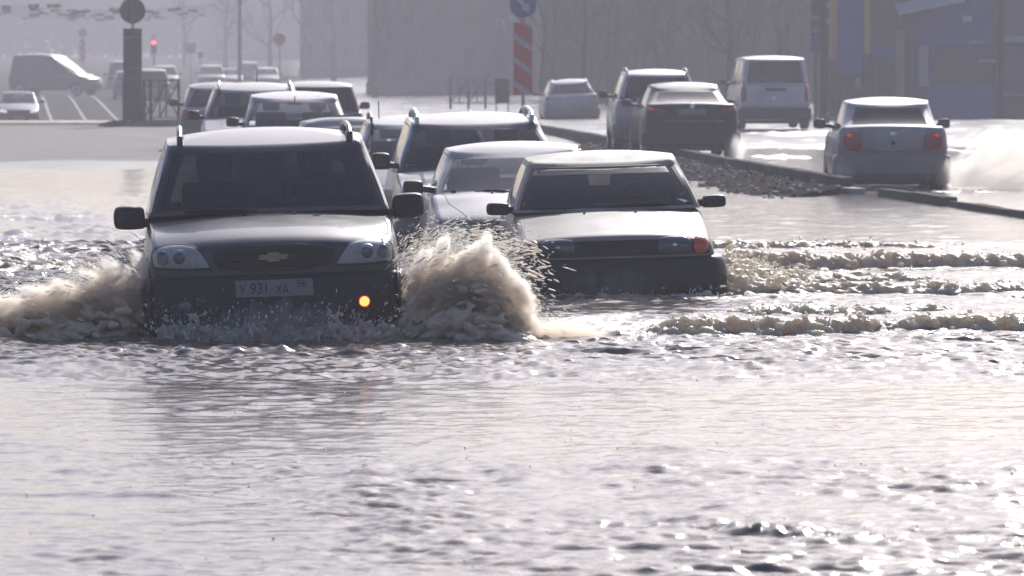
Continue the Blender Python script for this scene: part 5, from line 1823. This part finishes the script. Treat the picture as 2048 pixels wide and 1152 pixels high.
for i, (xa, xb) in enumerate(((-24.5, -41), (-23.5, -39.6), (-20.5, -35), (-19.5, -33.6))):
    w_ = empty('overhead_wire', (xa, 300, 5.7)); tag(w_, 'overhead trolley wire, number of thin dark wires over the hazy side street', 'wire', 'trolley wires over the street')
    w_['label'] = 'thin dark trolley wire running along over the hazy side street'
    P = [(xa + (xb - xa) * t, 255 + 230 * t, 4.75 + t * 1.3 + .10 * math.cos(t * 20)) for t in np.linspace(0, 1, 60)]
    local(MB().tube(P, .030, 5), 'cable', STEEL, w_)
    for k in range(5):
        t = .08 + .2 * k + clampy.uniform(-.06, .06); q = P[int(t * 59)]
        local(MB().box(q[0] - clampy.uniform(.18, .45), q[0] + clampy.uniform(.15, .4), q[1] - .1, q[1] + .1, q[2] - .06, q[2] + .14, c=.03), 'clamp', STEEL, w_)
for i, Y in enumerate((275, 305, 340, 380, 425)):
    xa, xb = wx(-60, Y), wx(480, Y); z = 5.15 + (Y - 255) / 230 * 1.3
    w_ = empty('span_wire', ((xa + xb) / 2, Y, z)); tag(w_, 'thin cross wire with dark fittings stretched over the hazy side street', 'wire', 'cross wires over the street')
    P = [(xa + (xb - xa) * t, Y, z - .5 * math.sin(math.pi * t)) for t in np.linspace(0, 1, 30)]
    local(MB().tube(P, .014, 5), 'cable', STEEL, w_)
    for k in range(6):
        q = P[int((.12 + .14 * k + clampy.uniform(-.05, .05)) * 29)]; a = clampy.uniform(.18, .50)
        local(MB().box(q[0] - a, q[0] + a, Y - .06, Y + .06, q[2] - .14, q[2] + .02, rot=Matrix.Rotation(clampy.uniform(-.15, .15), 3, 'Y'), c=.02), 'fitting', STEEL, w_)
    for x, nm in ((xb, 'right of'),):
        p_ = empty('trolley_pole', (x, Y, gz(x, Y))); tag(p_, 'grey trolley pole in the haze holding the cross wire', 'pole', 'trolley poles')
        local(MB().tube([(x, Y, gz(x, Y) - .1), (x, Y, z + .5)], .13, 10, .09), 'shaft', GALV2, p_)
        local(MB().lathe([(.0, -.05), (.14, -.05), (.14, .05), (0, .05)], (x, Y, z), 'z', 12), 'collar', GALV, p_)

# ------------------------------------------------------------------ the wood that closes the avenue
rng_w = np.random.default_rng(17)
mbw = MB(); VV = []; FF = []
nT_ = 150
tx = np.linspace(-130, -30, nT_) + rng_w.uniform(-1, 1, nT_); tyy = 700 + rng_w.uniform(0, 40, nT_)
for i in range(nT_):
    z0 = gz(tx[i], tyy[i])
    mbw.tube([(tx[i], tyy[i], z0 - .3), (tx[i] + rng_w.uniform(-.3, .3), tyy[i], z0 + 4), (tx[i] + rng_w.uniform(-.6, .6), tyy[i], 12.2)], .22, 5, .08)
    k = 260
    r = rng_w.normal(size=(k, 3)) * np.array([1.5, 1.5, 2.3]); c_ = np.array([tx[i], tyy[i], z0 + 5.6]) + r
    c_[:, 2] = np.clip(c_[:, 2], z0 + .8, 12.9)
    a_ = rng_w.normal(size=(k, 3)) * .50; b_ = rng_w.normal(size=(k, 3)) * .10
    q_ = np.stack([c_ - a_ - b_, c_ + a_ - b_, c_ + a_ + b_, c_ - a_ + b_], 1)
    n0 = len(VV) * 0
    VV.append(q_.reshape(-1, 3))
VV = np.concatenate(VV); n4_ = len(VV) // 4
wood = np_obj('far_wood', VV, np.arange(n4_ * 4).reshape(-1, 4), mat('far_twigs', (.06, .052, .048), .9), smooth=False)
tag(wood, kind='stuff')
tk = mbw.build('trunks', BARK, None); tk.parent = wood; tag(tk, kind='stuff')

# ------------------------------------------------------------------ splashes
_bm = bmesh.new(); bmesh.ops.create_icosphere(_bm, subdivisions=2, radius=1.0)
ICO_V = np.array([v.co for v in _bm.verts]); ICO_F = np.array([[v.index for v in f.verts] for f in _bm.faces]); _bm.free()
_bm = bmesh.new(); bmesh.ops.create_icosphere(_bm, subdivisions=1, radius=1.0)
OCT_V = np.array([v.co for v in _bm.verts]); OCT_F = np.array([[v.index for v in f.verts] for f in _bm.faces]); _bm.free()


def frothy(name, col, trans=.45, rough=.28, sscale=.06):
    m = bpy.data.materials.new(name); m.use_nodes = True
    nt = m.node_tree; N, L = nt.nodes, nt.links
    b = N['Principled BSDF']
    tc = N.new('ShaderNodeTexCoord')
    nz = N.new('ShaderNodeTexNoise'); nz.inputs['Scale'].default_value = 7; nz.inputs['Detail'].default_value = 7; nz.inputs['Roughness'].default_value = .7
    L.new(tc.outputs['Object'], nz.inputs['Vector'])
    cm = N.new('ShaderNodeMixRGB'); cm.inputs['Color1'].default_value = (*[c * .72 for c in col], 1); cm.inputs['Color2'].default_value = (*[min(.95, c * 1.28) for c in col], 1)
    mr = N.new('ShaderNodeMapRange'); mr.inputs['From Min'].default_value = .3; mr.inputs['From Max'].default_value = .7
    L.new(nz.outputs['Fac'], mr.inputs['Value']); L.new(mr.outputs['Result'], cm.inputs['Fac'])
    L.new(cm.outputs[0], b.inputs['Base Color'])
    b.inputs['Roughness'].default_value = rough; b.inputs['IOR'].default_value = 1.333
    n2 = N.new('ShaderNodeTexNoise'); n2.inputs['Scale'].default_value = 55; n2.inputs['Detail'].default_value = 5
    L.new(tc.outputs['Object'], n2.inputs['Vector'])
    bp = N.new('ShaderNodeBump'); bp.inputs['Strength'].default_value = .8; bp.inputs['Distance'].default_value = .012
    L.new(n2.outputs['Fac'], bp.inputs['Height']); L.new(bp.outputs[0], b.inputs['Normal'])
    b.inputs['Subsurface Weight'].default_value = 1.0
    b.inputs['Subsurface Radius'].default_value = (1.0, .85, .7)
    b.inputs['Subsurface Scale'].default_value = sscale
    tl = N.new('ShaderNodeBsdfTranslucent'); L.new(cm.outputs[0], tl.inputs['Color']); L.new(bp.outputs[0], tl.inputs['Normal'])
    mx = N.new('ShaderNodeMixShader'); mx.inputs[0].default_value = trans
    L.new(b.outputs[0], mx.inputs[1]); L.new(tl.outputs[0], mx.inputs[2])
    L.new(mx.outputs[0], N['Material Output'].inputs['Surface'])
    return m


FROTH = frothy('muddy_froth', (.80, .62, .47), .25)
FROTH_F = frothy('pale_flank_froth', (.84, .72, .60), .35, sscale=.10)
FROTH_W = frothy('brown_wake_froth', (.92, .71, .55), .4, sscale=.18)
FROTH_D = frothy('dark_muddy_froth', (.68, .60, .52), .25)
DROP = frothy('muddy_droplets', (.82, .73, .64), .45, .12)
CLEAR = mat('bright_droplet', (.85, .82, .78), .08, spec=.9)


def blobs(cent, size, dirs, stretch, V0=ICO_V, F0=ICO_F, rng=RNG):
    """ellipsoids at cent, elongated along dirs -> verts, faces"""
    n = len(cent)
    d = dirs / (np.linalg.norm(dirs, axis=1, keepdims=True) + 1e-9)
    a = np.cross(d, rng.normal(size=(n, 3))); a /= np.linalg.norm(a, axis=1, keepdims=True) + 1e-9
    b = np.cross(d, a)
    w = 1 + .5 * rng.uniform(-1, 1, (n, len(V0)))
    P = V0[None] * 1.0
    V = cent[:, None, :] + size[:, None, None] * (P[..., 0:1] * a[:, None, :] * rng.uniform(.6, 1.1, (n, 1, 1)) + P[..., 1:2] * b[:, None, :] * rng.uniform(.6, 1.1, (n, 1, 1)) +
                                                  P[..., 2:3] * d[:, None, :] * stretch[:, None, None])
    Fc = F0[None] + (np.arange(n) * len(V0))[:, None, None]
    return V.reshape(-1, 3), Fc.reshape(-1, 3)


def remeshed(name, V, Fc, voxel, m, noise=.012, nscale=9.0, seed=0, smooth_it=5, parent=None):
    o = np_obj(name, V, Fc, m)
    md = o.modifiers.new('r', 'REMESH'); md.mode = 'VOXEL'; md.voxel_size = voxel; md.use_smooth_shade = True
    if smooth_it:
        sm = o.modifiers.new('s', 'SMOOTH'); sm.iterations = smooth_it; sm.factor = .5
    bake(o)
    me = o.data
    n = len(me.vertices)
    co = np.empty(n * 3, np.float32); me.vertices.foreach_get('co', co); co = co.reshape(-1, 3)
    no = np.empty(n * 3, np.float32); me.vertices.foreach_get('normal', no); no = no.reshape(-1, 3)
    q = co * nscale
    d = (gnoise(q[:, 0] + q[:, 1] * .7, q[:, 2] - q[:, 1] * .4, seed) + .55 * gnoise(q[:, 0] * 2.1 - q[:, 1], q[:, 2] * 2.1 + q[:, 1] * .8, seed + 3) +
         .35 * gnoise(q[:, 0] * 4.3 + q[:, 1] * 2.2, q[:, 2] * 4.3 - q[:, 1] * 1.7, seed + 5))
    co = co + no * (noise * d)[:, None]
    me.vertices.foreach_set('co', co.astype(np.float32).ravel()); me.update()
    me.shade_smooth()
    if not me.materials: me.materials.append(m)
    if parent is not None: o.parent = parent
    return o


def droplets(parent, cent, size, dirs, stretch, m=DROP, name='droplets'):
    V, Fc = blobs(cent, size, dirs, stretch, OCT_V, OCT_F)
    o = np_obj(name, V, Fc, m)
    tag(o, kind='stuff')
    if parent is not None: o.parent = parent
    return o


def plume(name, label, fn, n, size, voxel, ndrop, dsize, m=FROTH, seed=0, noise=.014, dspread=.10, dstretch=(1.5, 4), core=1.0):
    """fn(a, q, rng) -> (points, flow directions); a in 0..1 along the throw, q in 0..1 from the water to the lip of the sheet"""
    rng = np.random.default_rng(seed)
    a = rng.uniform(0, 1, n); q = rng.uniform(0, 1, n) ** .8
    C, D = fn(a, q * core, rng)
    s = (size[0] + (size[1] - size[0]) * rng.uniform(0, 1, n) ** 1.6) * (1.1 - .65 * q)
    V, Fc = blobs(C, s, D, rng.uniform(1.2, 2.6, n), rng=rng)
    o = remeshed(name, V, Fc, voxel, m, noise, seed=seed)
    tag(o, label, 'splash')
    a = rng.uniform(-.02, 1.08, ndrop); q = .55 + .62 * rng.beta(2.2, 2.2, ndrop)
    C, D = fn(a, q, rng)
    C = C + rng.normal(size=C.shape) * dspread * np.array([1, .8, .55])
    C[:, 2] = np.maximum(C[:, 2], .01)
    s = dsize[0] + (dsize[1] * 1.5 - dsize[0]) * rng.uniform(0, 1, ndrop) ** 6
    droplets(o, C, s, D + .25 * rng.normal(size=D.shape), rng.uniform(dstretch[0], dstretch[1], ndrop))
    return o


# --- left plume of the dark off-road wagon
def f_left(a, q, rng):
    n = len(a)
    Y0 = 33.75 + 1.25 * rng.uniform(0, 1, n)
    x0 = wx(291, 33.9)
    d = 1.20 * a
    top = (.60 * (1 - .62 * sstep(.0, 1.0, a)) + .06 * gnoise(a * 6, Y0 * 2, 3) + .05 * gnoise(a * 15, Y0 * 4, 4)) * (1 - .25 * np.abs(Y0 - 34.3))
    x = x0 - d + .05 * rng.normal(size=n)
    z = top * q - .03
    y = Y0 - .35 * a * (1 - q) + .05 * rng.normal(size=n)
    D = np.stack([-np.ones(n), .1 * rng.normal(size=n), .55 * (1 - 1.6 * a) + .2 * rng.normal(size=n)], 1)
    return np.stack([x, y, z], 1), D
plume('water_splash', 'brown splash thrown out to the left of the dark off-road wagon', f_left, 2600, (.016, .055), .011, 5500, (.0014, .0050), seed=1, noise=.014, dstretch=(2, 8), core=.74)

# --- right plume between the two leading cars
def f_right(a, q, rng):
    n = len(a)
    Y0 = 33.75 + 1.25 * rng.uniform(0, 1, n)
    x0 = wx(812, 33.9)
    top = (.64 + .05 * np.sin(a * 5) - .62 * sstep(.62, 1.0, a) + .07 * gnoise(a * 7, Y0 * 2, 13) + .05 * gnoise(a * 17, Y0 * 4, 14)) * (1 - .2 * np.abs(Y0 - 34.3))
    top = np.maximum(top, .05)
    x = x0 + .92 * a - .05 * (1 - q) + .045 * rng.normal(size=n)
    z = top * q - .03
    y = Y0 - .45 * a * (1 - q) + .05 * rng.normal(size=n)
    D = np.stack([np.ones(n), .1 * rng.normal(size=n), .9 * (1 - 1.9 * a) + .25 * rng.normal(size=n)], 1)
    return np.stack([x, y, z], 1), D
plume('water_splash', 'tall brown splash rising between the dark off-road wagon and the beige hatchback', f_right, 3000, (.016, .055), .011, 7000, (.0014, .0050), seed=2, noise=.014, dstretch=(2, 8), core=.72)

# --- the dark spray flying across between the right plume and the beige hatchback
def f_cross(a, q, rng):
    n = len(a)
    x = wx(850, 36) + .90 * a + .06 * rng.normal(size=n)
    z = .40 + .22 * q + .08 * np.sin(a * 4) + .05 * rng.normal(size=n) - .35 * sstep(.75, 1.1, a) * (1 - q)
    y = 35.4 + 1.8 * rng.uniform(0, 1, n)
    return np.stack([x, y, z], 1), np.stack([np.ones(n), .2 * rng.normal(size=n), .25 - .5 * a + .2 * rng.normal(size=n)], 1)
rng = np.random.default_rng(8)
a, q = rng.uniform(0, 1, 300) ** 1.3, rng.uniform(0, 1, 300)
C, D = f_cross(a, q, rng)
V, Fc = blobs(C, .0016 + .008 * rng.uniform(0, 1, 300) ** 3, D, rng.uniform(3, 10, 300), rng=rng)
o = np_obj('flying_spray', V, Fc, FROTH_D); tag(o, 'dark streaks of spray flying over the tall splash towards the beige hatchback', 'spray', kind='stuff')
a, q = rng.uniform(0, 1.0, 1100) ** 1.4, rng.uniform(-.2, 1.0, 1100)
C, D = f_cross(a, q, rng)
droplets(o, C, .0014 + .007 * rng.uniform(0, 1, 1100) ** 4, D, rng.uniform(1.5, 6, 1100))

# --- churned bow wave in front of the off-road wagon
def f_bow(a, q, rng):
    n = len(a)
    x = wx(318, 33.5) + (wx(800, 33.5) - wx(318, 33.5)) * a
    edge = np.abs(a - .5) * 2
    top = .07 + .14 * sstep(-.2, .7, gnoise(a * 9, a * 0 + 2, 23)) + .08 * edge
    z = top * q - .03
    y = 33.52 - .10 * rng.uniform(0, 1, n) + .05 * rng.normal(size=n) + .1 * edge ** 2
    return np.stack([x, y, z], 1), np.stack([.6 * (a - .5), -.5 * np.ones(n), .5 + .4 * rng.normal(size=n)], 1)
plume('bow_wave', 'grey churned bow wave in front of the dark off-road wagon bumper', f_bow, 1100, (.010, .034), .010, 1100, (.002, .010), m=FROTH_D, seed=3, noise=.010, dspread=.08, dstretch=(1, 2.6))

# --- bow wave of the beige hatchback
def f_bow2(a, q, rng):
    n = len(a)
    x = wx(1075, 39.9) + (wx(1425, 39.9) - wx(1075, 39.9)) * a
    top = .03 + .05 * sstep(-.2, .7, gnoise(a * 9, a * 0 + 2, 33)) + .04 * (np.abs(a - .5) * 2) ** 3
    z = top * q - .02
    y = 39.78 - .1 * rng.uniform(0, 1, n) + .1 * (np.abs(a - .5) * 2) ** 2
    return np.stack([x, y, z], 1), np.stack([.6 * (a - .5), -.5 * np.ones(n), .4 + .4 * rng.normal(size=n)], 1)
plume('bow_wave', 'low bow wave under the black bumper of the beige hatchback', f_bow2, 320, (.010, .030), .0125, 300, (.002, .009), m=FROTH_D, seed=4, noise=.010, dspread=.05)

# --- rolling froth on the right flank of the hatchback
def f_flank(a, q, rng):
    n = len(a)
    y = 40.2 + 2.5 * rng.uniform(0, 1, n)
    x = 1.74 + .05 * (y - 40) + .62 * a + .05 * rng.normal(size=n)
    top = (.34 * (1 - .8 * a) + .05) * (.65 + .45 * gnoise(a * 4, y * 1.6, 43) + .3 * gnoise(a * 10, y * 4, 44))
    z = np.maximum(top, .02) * q - .03
    return np.stack([x, y, z], 1), np.stack([np.ones(n), .5 * rng.normal(size=n), .3 * rng.normal(size=n)], 1)
plume('water_splash', 'rolling brown froth along the right flank of the beige hatchback', f_flank, 1900, (.018, .055), .014, 900, (.002, .009), m=FROTH_F, seed=5, noise=.018, dspread=.07)

# --- breaking wake waves
def wake(label, x0, y0, x1, y1, h, dd, n, seed, size=(.020, .06), m=FROTH_W, gap=.0):
    n = int(n * 1.8)
    def fn(a, q, rng):
        k = len(a)
        lump = .78 + .30 * gnoise(a * (x1 - x0) * 1.5, a * 0, seed + 50) + .30 * gnoise(a * (x1 - x0) * 4.5, a * 0, seed + 51)
        top = (1.30 - .50 * a) * h * np.clip(lump, .10, 1.5) * sstep(-.02, .07, a) * (1 - sstep(.93, 1.02, a))
        x = x0 + (x1 - x0) * a + .03 * rng.normal(size=k)
        y = y0 + (y1 - y0) * a + .30 * gnoise(a * 2.6, a * 0 + seed, seed + 70) + (1.35 - .7 * a) * dd * .45 * rng.normal(size=k) * (1.1 - q) + dd * .5 * gnoise(a * 5, a * 0 + 3, seed + 60) - .16
        z = top * q - .02
        return np.stack([x, y, z], 1), np.stack([.7 * rng.normal(size=k), -np.ones(k), .4 * rng.normal(size=k)], 1)
    return plume('breaking_wave', label, fn, n, size, .0165, int(n * .45), (.003, .011), m=m, seed=seed, noise=.013, dspread=.05)


wake('long brown breaking wake right of the beige hatchback, second from the kerb', 1.78, 45.3, 5.4, 46.3, .17, .20, 1300, 11, size=(.022, .065))
wake('low brown breaking wake level with the beige hatchback bumper', 2.0, 40.4, 5.0, 41.2, .10, .2, 850, 12)
wake('nearest long brown breaking wake at the right, in front of the hatchback', .95, 34.2, 4.2, 35.4, .14, .17, 1300, 13)
wake('faint wake close below the broken kerb at the right', 1.9, 50.8, 4.3, 51.2, .07, .25, 420, 14)
wake('brown wake crest at the left edge behind the left splash', -5.4, 45.4, -3.7, 44.8, .13, .2, 480, 15, m=FROTH_W)

wake('broken brown froth between the two longer wakes beside the hatchback', 1.9, 42.7, 3.5, 43.4, .10, .55, 520, 17)
wake('small broken froth just behind the nearest long wake', 1.7, 37.2, 3.2, 37.9, .07, .4, 380, 18)
# small break in the nearest ripple
def f_near(a, q, rng):
    k = len(a)
    x = 1.16 + .34 * a; y = 19.72 - .27 * a + .02 * rng.normal(size=k)
    top = .030 * np.clip(.55 + .6 * gnoise(a * 4, a * 0, 91) + .5 * sstep(.6, .9, a), .15, 1.3) * (1 - sstep(.93, 1, a))
    return np.stack([x, y, top * q - .006], 1), np.stack([.5 * rng.normal(size=k), -np.ones(k), .4 * rng.normal(size=k)], 1)
plume('breaking_wave', 'small foaming break in the ripple at the lower right, nearest the camera', f_near, 260, (.003, .010), .0035, 160, (.0012, .0045), m=FROTH, seed=16, noise=.003, dspread=.012, dstretch=(1, 1.8))

# --- bubbles and flying drops scattered over the near water
rng = np.random.default_rng(21)
n = 420
yy = 16.5 + 15 * rng.uniform(0, 1, n) ** 1.2
xx = rng.uniform(-.115, .115, n) * yy
clus = gnoise(xx / .5, yy / 1.1, 66)
keep = clus > -.15
xx, yy = xx[keep], yy[keep]
hh, _ = water_h(xx, yy)
C = np.stack([xx, yy, hh + .001], 1)
D = np.tile(np.array([[1.0, 0, 0]]), (len(xx), 1))
b_ = droplets(None, C, .0015 + .0050 * rng.uniform(0, 1, len(xx)) ** 3, D, np.ones(len(xx)) * 1.2, m=DROP, name='bubbles')

# glinting drops in front of the wagon
n = 420
a = rng.uniform(0, 1, n)
C = np.stack([wx(280, 33.4) + (wx(830, 33.4) - wx(280, 33.4)) * a, 33.35 + .15 * rng.uniform(-1, 1, n), .02 + .36 * rng.beta(1.2, 2.6, n) + .10 * np.exp(-((a - .5) / .18) ** 2) * rng.uniform(0, 1, n)], 1)
droplets(None, C, .0018 + .0052 * rng.uniform(0, 1, n) ** 3, np.stack([rng.normal(size=n) * .4, 0 * a, np.ones(n)], 1), rng.uniform(1, 3, n), m=CLEAR, name='flying_drops')


# ------------------------------------------------------------------ fine spray as real mist
def mist(name, label, c, half, dens, scale, col=(.98, .95, .91), g=.6, lo=.42, hi=.68, stretch=(1, 1, 1), shear=0.0, pw=1.0, seed=0.0):
    m = bpy.data.materials.new(name); m.use_nodes = True
    nt = m.node_tree; nt.nodes.clear(); N, L = nt.nodes, nt.links
    out = N.new('ShaderNodeOutputMaterial'); pv = N.new('ShaderNodeVolumePrincipled')
    pv.inputs['Color'].default_value = (*col, 1); pv.inputs['Anisotropy'].default_value = g
    tc = N.new('ShaderNodeTexCoord')
    # fall-off from the middle of the cloud, in its own unit coordinates
    gr = N.new('ShaderNodeVectorMath'); gr.operation = 'LENGTH'
    L.new(tc.outputs['Object'], gr.inputs[0])
    fo = N.new('ShaderNodeMapRange'); fo.interpolation_type = 'SMOOTHSTEP'
    fo.inputs['From Min'].default_value = 1.0; fo.inputs['From Max'].default_value = .15
    L.new(gr.outputs['Value'], fo.inputs['Value'])
    mp = N.new('ShaderNodeMapping'); mp.inputs['Scale'].default_value = stretch; mp.inputs['Location'].default_value = (seed, seed * .7, 0)
    mr0 = N.new('ShaderNodeMapping'); mr0.inputs['Rotation'].default_value = (0, shear, 0)
    sz0 = N.new('ShaderNodeVectorMath'); sz0.operation = 'MULTIPLY'; k0 = 1.0 / max(half); sz0.inputs[1].default_value = (half[0] * k0, half[1] * k0, half[2] * k0)
    L.new(tc.outputs['Object'], sz0.inputs[0]); L.new(sz0.outputs[0], mr0.inputs['Vector']); L.new(mr0.outputs[0], mp.inputs['Vector'])
    nz = N.new('ShaderNodeTexNoise'); nz.inputs['Scale'].default_value = scale; nz.inputs['Detail'].default_value = 8; nz.inputs['Roughness'].default_value = .66; nz.inputs['Distortion'].default_value = .35
    L.new(mp.outputs[0], nz.inputs['Vector'])
    # erode: denser noise needed towards the edge
    ad = N.new('ShaderNodeMath'); ad.operation = 'ADD'; 
    sc_ = N.new('ShaderNodeMath'); sc_.operation = 'MULTIPLY_ADD'; sc_.inputs[1].default_value = .55; sc_.inputs[2].default_value = -.30
    L.new(fo.outputs['Result'], sc_.inputs[0]); L.new(nz.outputs['Fac'], ad.inputs[0]); L.new(sc_.outputs[0], ad.inputs[1])
    mr = N.new('ShaderNodeMapRange'); mr.inputs['From Min'].default_value = lo; mr.inputs['From Max'].default_value = hi
    mr.inputs['To Max'].default_value = dens
    L.new(ad.outputs[0], mr.inputs['Value'])
    mu = N.new('ShaderNodeMath'); mu.operation = 'MULTIPLY'
    L.new(mr.outputs['Result'], mu.inputs[0]); L.new(fo.outputs['Result'], mu.inputs[1])
    L.new(mu.outputs[0], pv.inputs['Density'])
    L.new(pv.outputs[0], out.inputs['Volume'])
    bm = bmesh.new(); bmesh.ops.create_icosphere(bm, subdivisions=3, radius=1.0)
    me = bpy.data.meshes.new(name); bm.to_mesh(me); bm.free(); me.materials.append(m)
    o = bpy.data.objects.new(name, me); COL.objects.link(o)
    o.location = c; o.scale = half
    tag(o, label, 'spray')
    return o




TAN2 = (.985, .95, .905)
TAN = (.96, .88, .78)
GREYM = (.90, .87, .84)
A = dict(name='spray_mist')
def veil(label, px, Y, z, half, dens, scale, col, ang=0.0, st=(.55, .8, 1.5), lo=.46, hi=.58, seed=0.0, g=.6):
    return mist('spray_mist', label, (wx(px, Y), Y, z), half, dens, scale, col=col, g=g, lo=lo, hi=hi, stretch=st, shear=math.radians(ang), seed=seed)
# spray of the white saloon
veil('high bright fan of spray thrown up to the right of the white saloon', 2015, 74.6, .50, (1.35, .6, .80), 3.6, 5.0, TAN2, 35, (.35, .8, 2.2), .49, .60, 0.0)
veil('low bright spray at the right rear wheel of the white saloon', 1925, 74.0, .22, (.75, .45, .46), 4.2, 4.6, TAN2, 55, (.5, .8, 1.6), .43, .60, 2.3)
veil('low sheet of spray running out to the right edge beside the white saloon', 2040, 74.1, .10, (1.3, .5, .26), 3.6, 4.4, TAN2, 15, (.5, .8, 1.4), .42, .62, 3.1)
veil('thin spray along the left rear wheel of the white saloon', 1690, 74.0, .22, (.30, .5, .36), 3.0, 2.6, TAN2, 80, (.6, .8, 1.4), .38, .7, 4.1)
veil('spray at the right rear wheel of the black sedan', 1472, 95.0, .22, (.36, .5, .48), 4.5, 2.6, TAN2, 80, (.6, .8, 1.4), .38, .7, 5.2)
# in front of the two leading bumpers
veil('grey mist in front of the dark off-road wagon bumper', 560, 33.40, .10, (.95, .13, .31), 10, 3.6, GREYM, 80, (.6, .7, 1.9), .42, .66, 7.7)
veil('thin grey mist in front of the black hatchback bumper', 1225, 39.66, .08, (.80, .15, .26), 1.7, 3.0, GREYM, 80, (.6, .7, 1.9), .42, .66, 9.1)
# the tall splash between the cars
veil('brown heart of the tall splash right of the dark off-road wagon', 880, 33.85, .30, (.42, .40, .46), 17, 6.0, TAN, -38, seed=11.3)
veil('flat bright crown of the tall splash right of the dark off-road wagon', 950, 33.9, .40, (.50, .36, .36), 20, 5.6, TAN, -10, seed=11.9)
veil('falling outer edge of the tall splash beside the beige hatchback', 1010, 33.8, .20, (.38, .36, .44), 18, 5.6, TAN, 52, seed=12.9)
veil('low pale veil of spray trailing right of the tall splash', 1120, 33.8, .03, (.62, .35, .17), 12, 5.0, TAN, 8, seed=13.1)
# the splash on the left
veil('brown heart of the splash left of the dark off-road wagon', 225, 33.85, .26, (.44, .38, .42), 17, 6.0, TAN, 32, seed=14.7)
veil('slanting middle of the splash left of the dark off-road wagon', 130, 33.85, .20, (.54, .36, .32), 18, 5.6, TAN, 25, seed=15.2)
veil('low pale veil of spray at the left edge of the picture', 20, 33.85, .14, (.64, .38, .27), 15, 5.2, TAN, 15, seed=15.7)

# ragged jets that break the lips of the two splashes
rj = random.Random(12)
for side, spots_ in (('right', ((845, 33.9, .52, -62), (890, 33.9, .60, -70), (935, 33.9, .57, -40), (975, 33.9, .60, -75), (1010, 33.85, .50, 60), (1045, 33.8, .34, 55), (1060, 33.8, .14, 40))),
                     ('left', ((275, 33.9, .48, 66), (235, 33.9, .46, 45), (180, 33.9, .40, 35), (130, 33.9, .33, 30), (70, 33.9, .30, 22), (20, 33.9, .22, 20)))):
    for (px_, Y_, z_, an_) in spots_:
        veil('ragged jet at the lip of the splash on the %s of the dark off-road wagon' % side, px_ + rj.uniform(-8, 8), Y_, z_, (.20 + .06 * rj.random(), .16, .085 + .03 * rj.random()), 22, 3.2, TAN2, 0, (.8, .8, 1.3), .44, .58, rj.uniform(0, 40))
        o_ = [o for o in scene.objects if o.name.startswith('spray_mist')][-1]
        o_ = bpy.context.scene.collection.objects[-1]
        o_.rotation_euler = (0, math.radians(an_), 0); o_['group'] = 'ragged jets of the %s splash' % side
# ------------------------------------------------------------------ air
bm = bmesh.new(); bmesh.ops.create_cube(bm, size=1.0)
me = bpy.data.meshes.new('haze'); bm.to_mesh(me); bm.free()
hz = bpy.data.objects.new('haze', me); COL.objects.link(hz)
hz.scale = (3000, 1560, 17.5); hz.location = (0, 720, 4.85)
m = bpy.data.materials.new('haze'); m.use_nodes = True; nt = m.node_tree; nt.nodes.clear()
out = nt.nodes.new('ShaderNodeOutputMaterial'); pv = nt.nodes.new('ShaderNodeVolumePrincipled')
pv.inputs['Color'].default_value = HAZE_C; pv.inputs['Density'].default_value = HAZE_D; pv.inputs['Anisotropy'].default_value = HAZE_G
nt.links.new(pv.outputs[0], out.inputs['Volume'])
me.materials.append(m)
tag(hz, kind='stuff')

# ------------------------------------------------------------------ sky and sun
SUN_EL, SUN_AZ = math.radians(30), math.radians(12)     # azimuth: to the right of straight ahead (+Y)
w = bpy.data.worlds.new('World'); scene.world = w; w.use_nodes = True
nt = w.node_tree; bg = nt.nodes['Background']
sk = nt.nodes.new('ShaderNodeTexSky'); sk.sky_type = 'NISHITA'; sk.sun_disc = False
sk.sun_elevation = SUN_EL; sk.sun_rotation = SUN_AZ; sk.air_density = 1.0; sk.dust_density = 3.0; sk.ozone_density = 1.0; sk.altitude = 150
tn = nt.nodes.new('ShaderNodeMixRGB'); tn.blend_type = 'MULTIPLY'; tn.inputs['Fac'].default_value = 1; tn.inputs['Color2'].default_value = SKY_T
nt.links.new(sk.outputs[0], tn.inputs['Color1']); nt.links.new(tn.outputs[0], bg.inputs['Color']); bg.inputs['Strength'].default_value = SKY_S
sl = bpy.data.lights.new('sun', 'SUN'); sl.energy = SUN_S; sl.angle = math.radians(.53); sl.color = (1.0, .98, .955)
so = bpy.data.objects.new('sun', sl); COL.objects.link(so)
d = Vector((math.sin(SUN_AZ) * math.cos(SUN_EL), math.cos(SUN_AZ) * math.cos(SUN_EL), math.sin(SUN_EL)))
so.rotation_euler = (-d).to_track_quat('-Z', 'Y').to_euler()
so.location = d * 60 + Vector((0, 40, 0))

# ------------------------------------------------------------------ camera
cd = bpy.data.cameras.new('camera'); co = bpy.data.objects.new('camera', cd); COL.objects.link(co)
cd.sensor_width = 36; cd.lens = F / 2048 * 36
cd.clip_start = .5; cd.clip_end = 4000
co.location = (0, 0, CH)
co.rotation_euler = (math.radians(90) - math.atan((576 - YH) / F), 0, 0)
cd.dof.use_dof = True; cd.dof.focus_distance = 33.5; cd.dof.aperture_fstop = 8.0
scene.camera = co
scene.view_settings.view_transform = 'Standard'
scene.view_settings.look = 'None'
scene.view_settings.exposure = EXPO
scene.view_settings.gamma = 1
scene.render.film_transparent = False
cy = scene.cycles
cy.max_bounces = 8; cy.diffuse_bounces = 5; cy.glossy_bounces = 3; cy.transmission_bounces = 4; cy.transparent_max_bounces = 16; cy.volume_bounces = 4
cy.volume_step_rate = 1.0; cy.volume_max_steps = 256
cy.sample_clamp_indirect = 6
cy.caustics_reflective = False; cy.caustics_refractive = False
cy.use_denoising = True
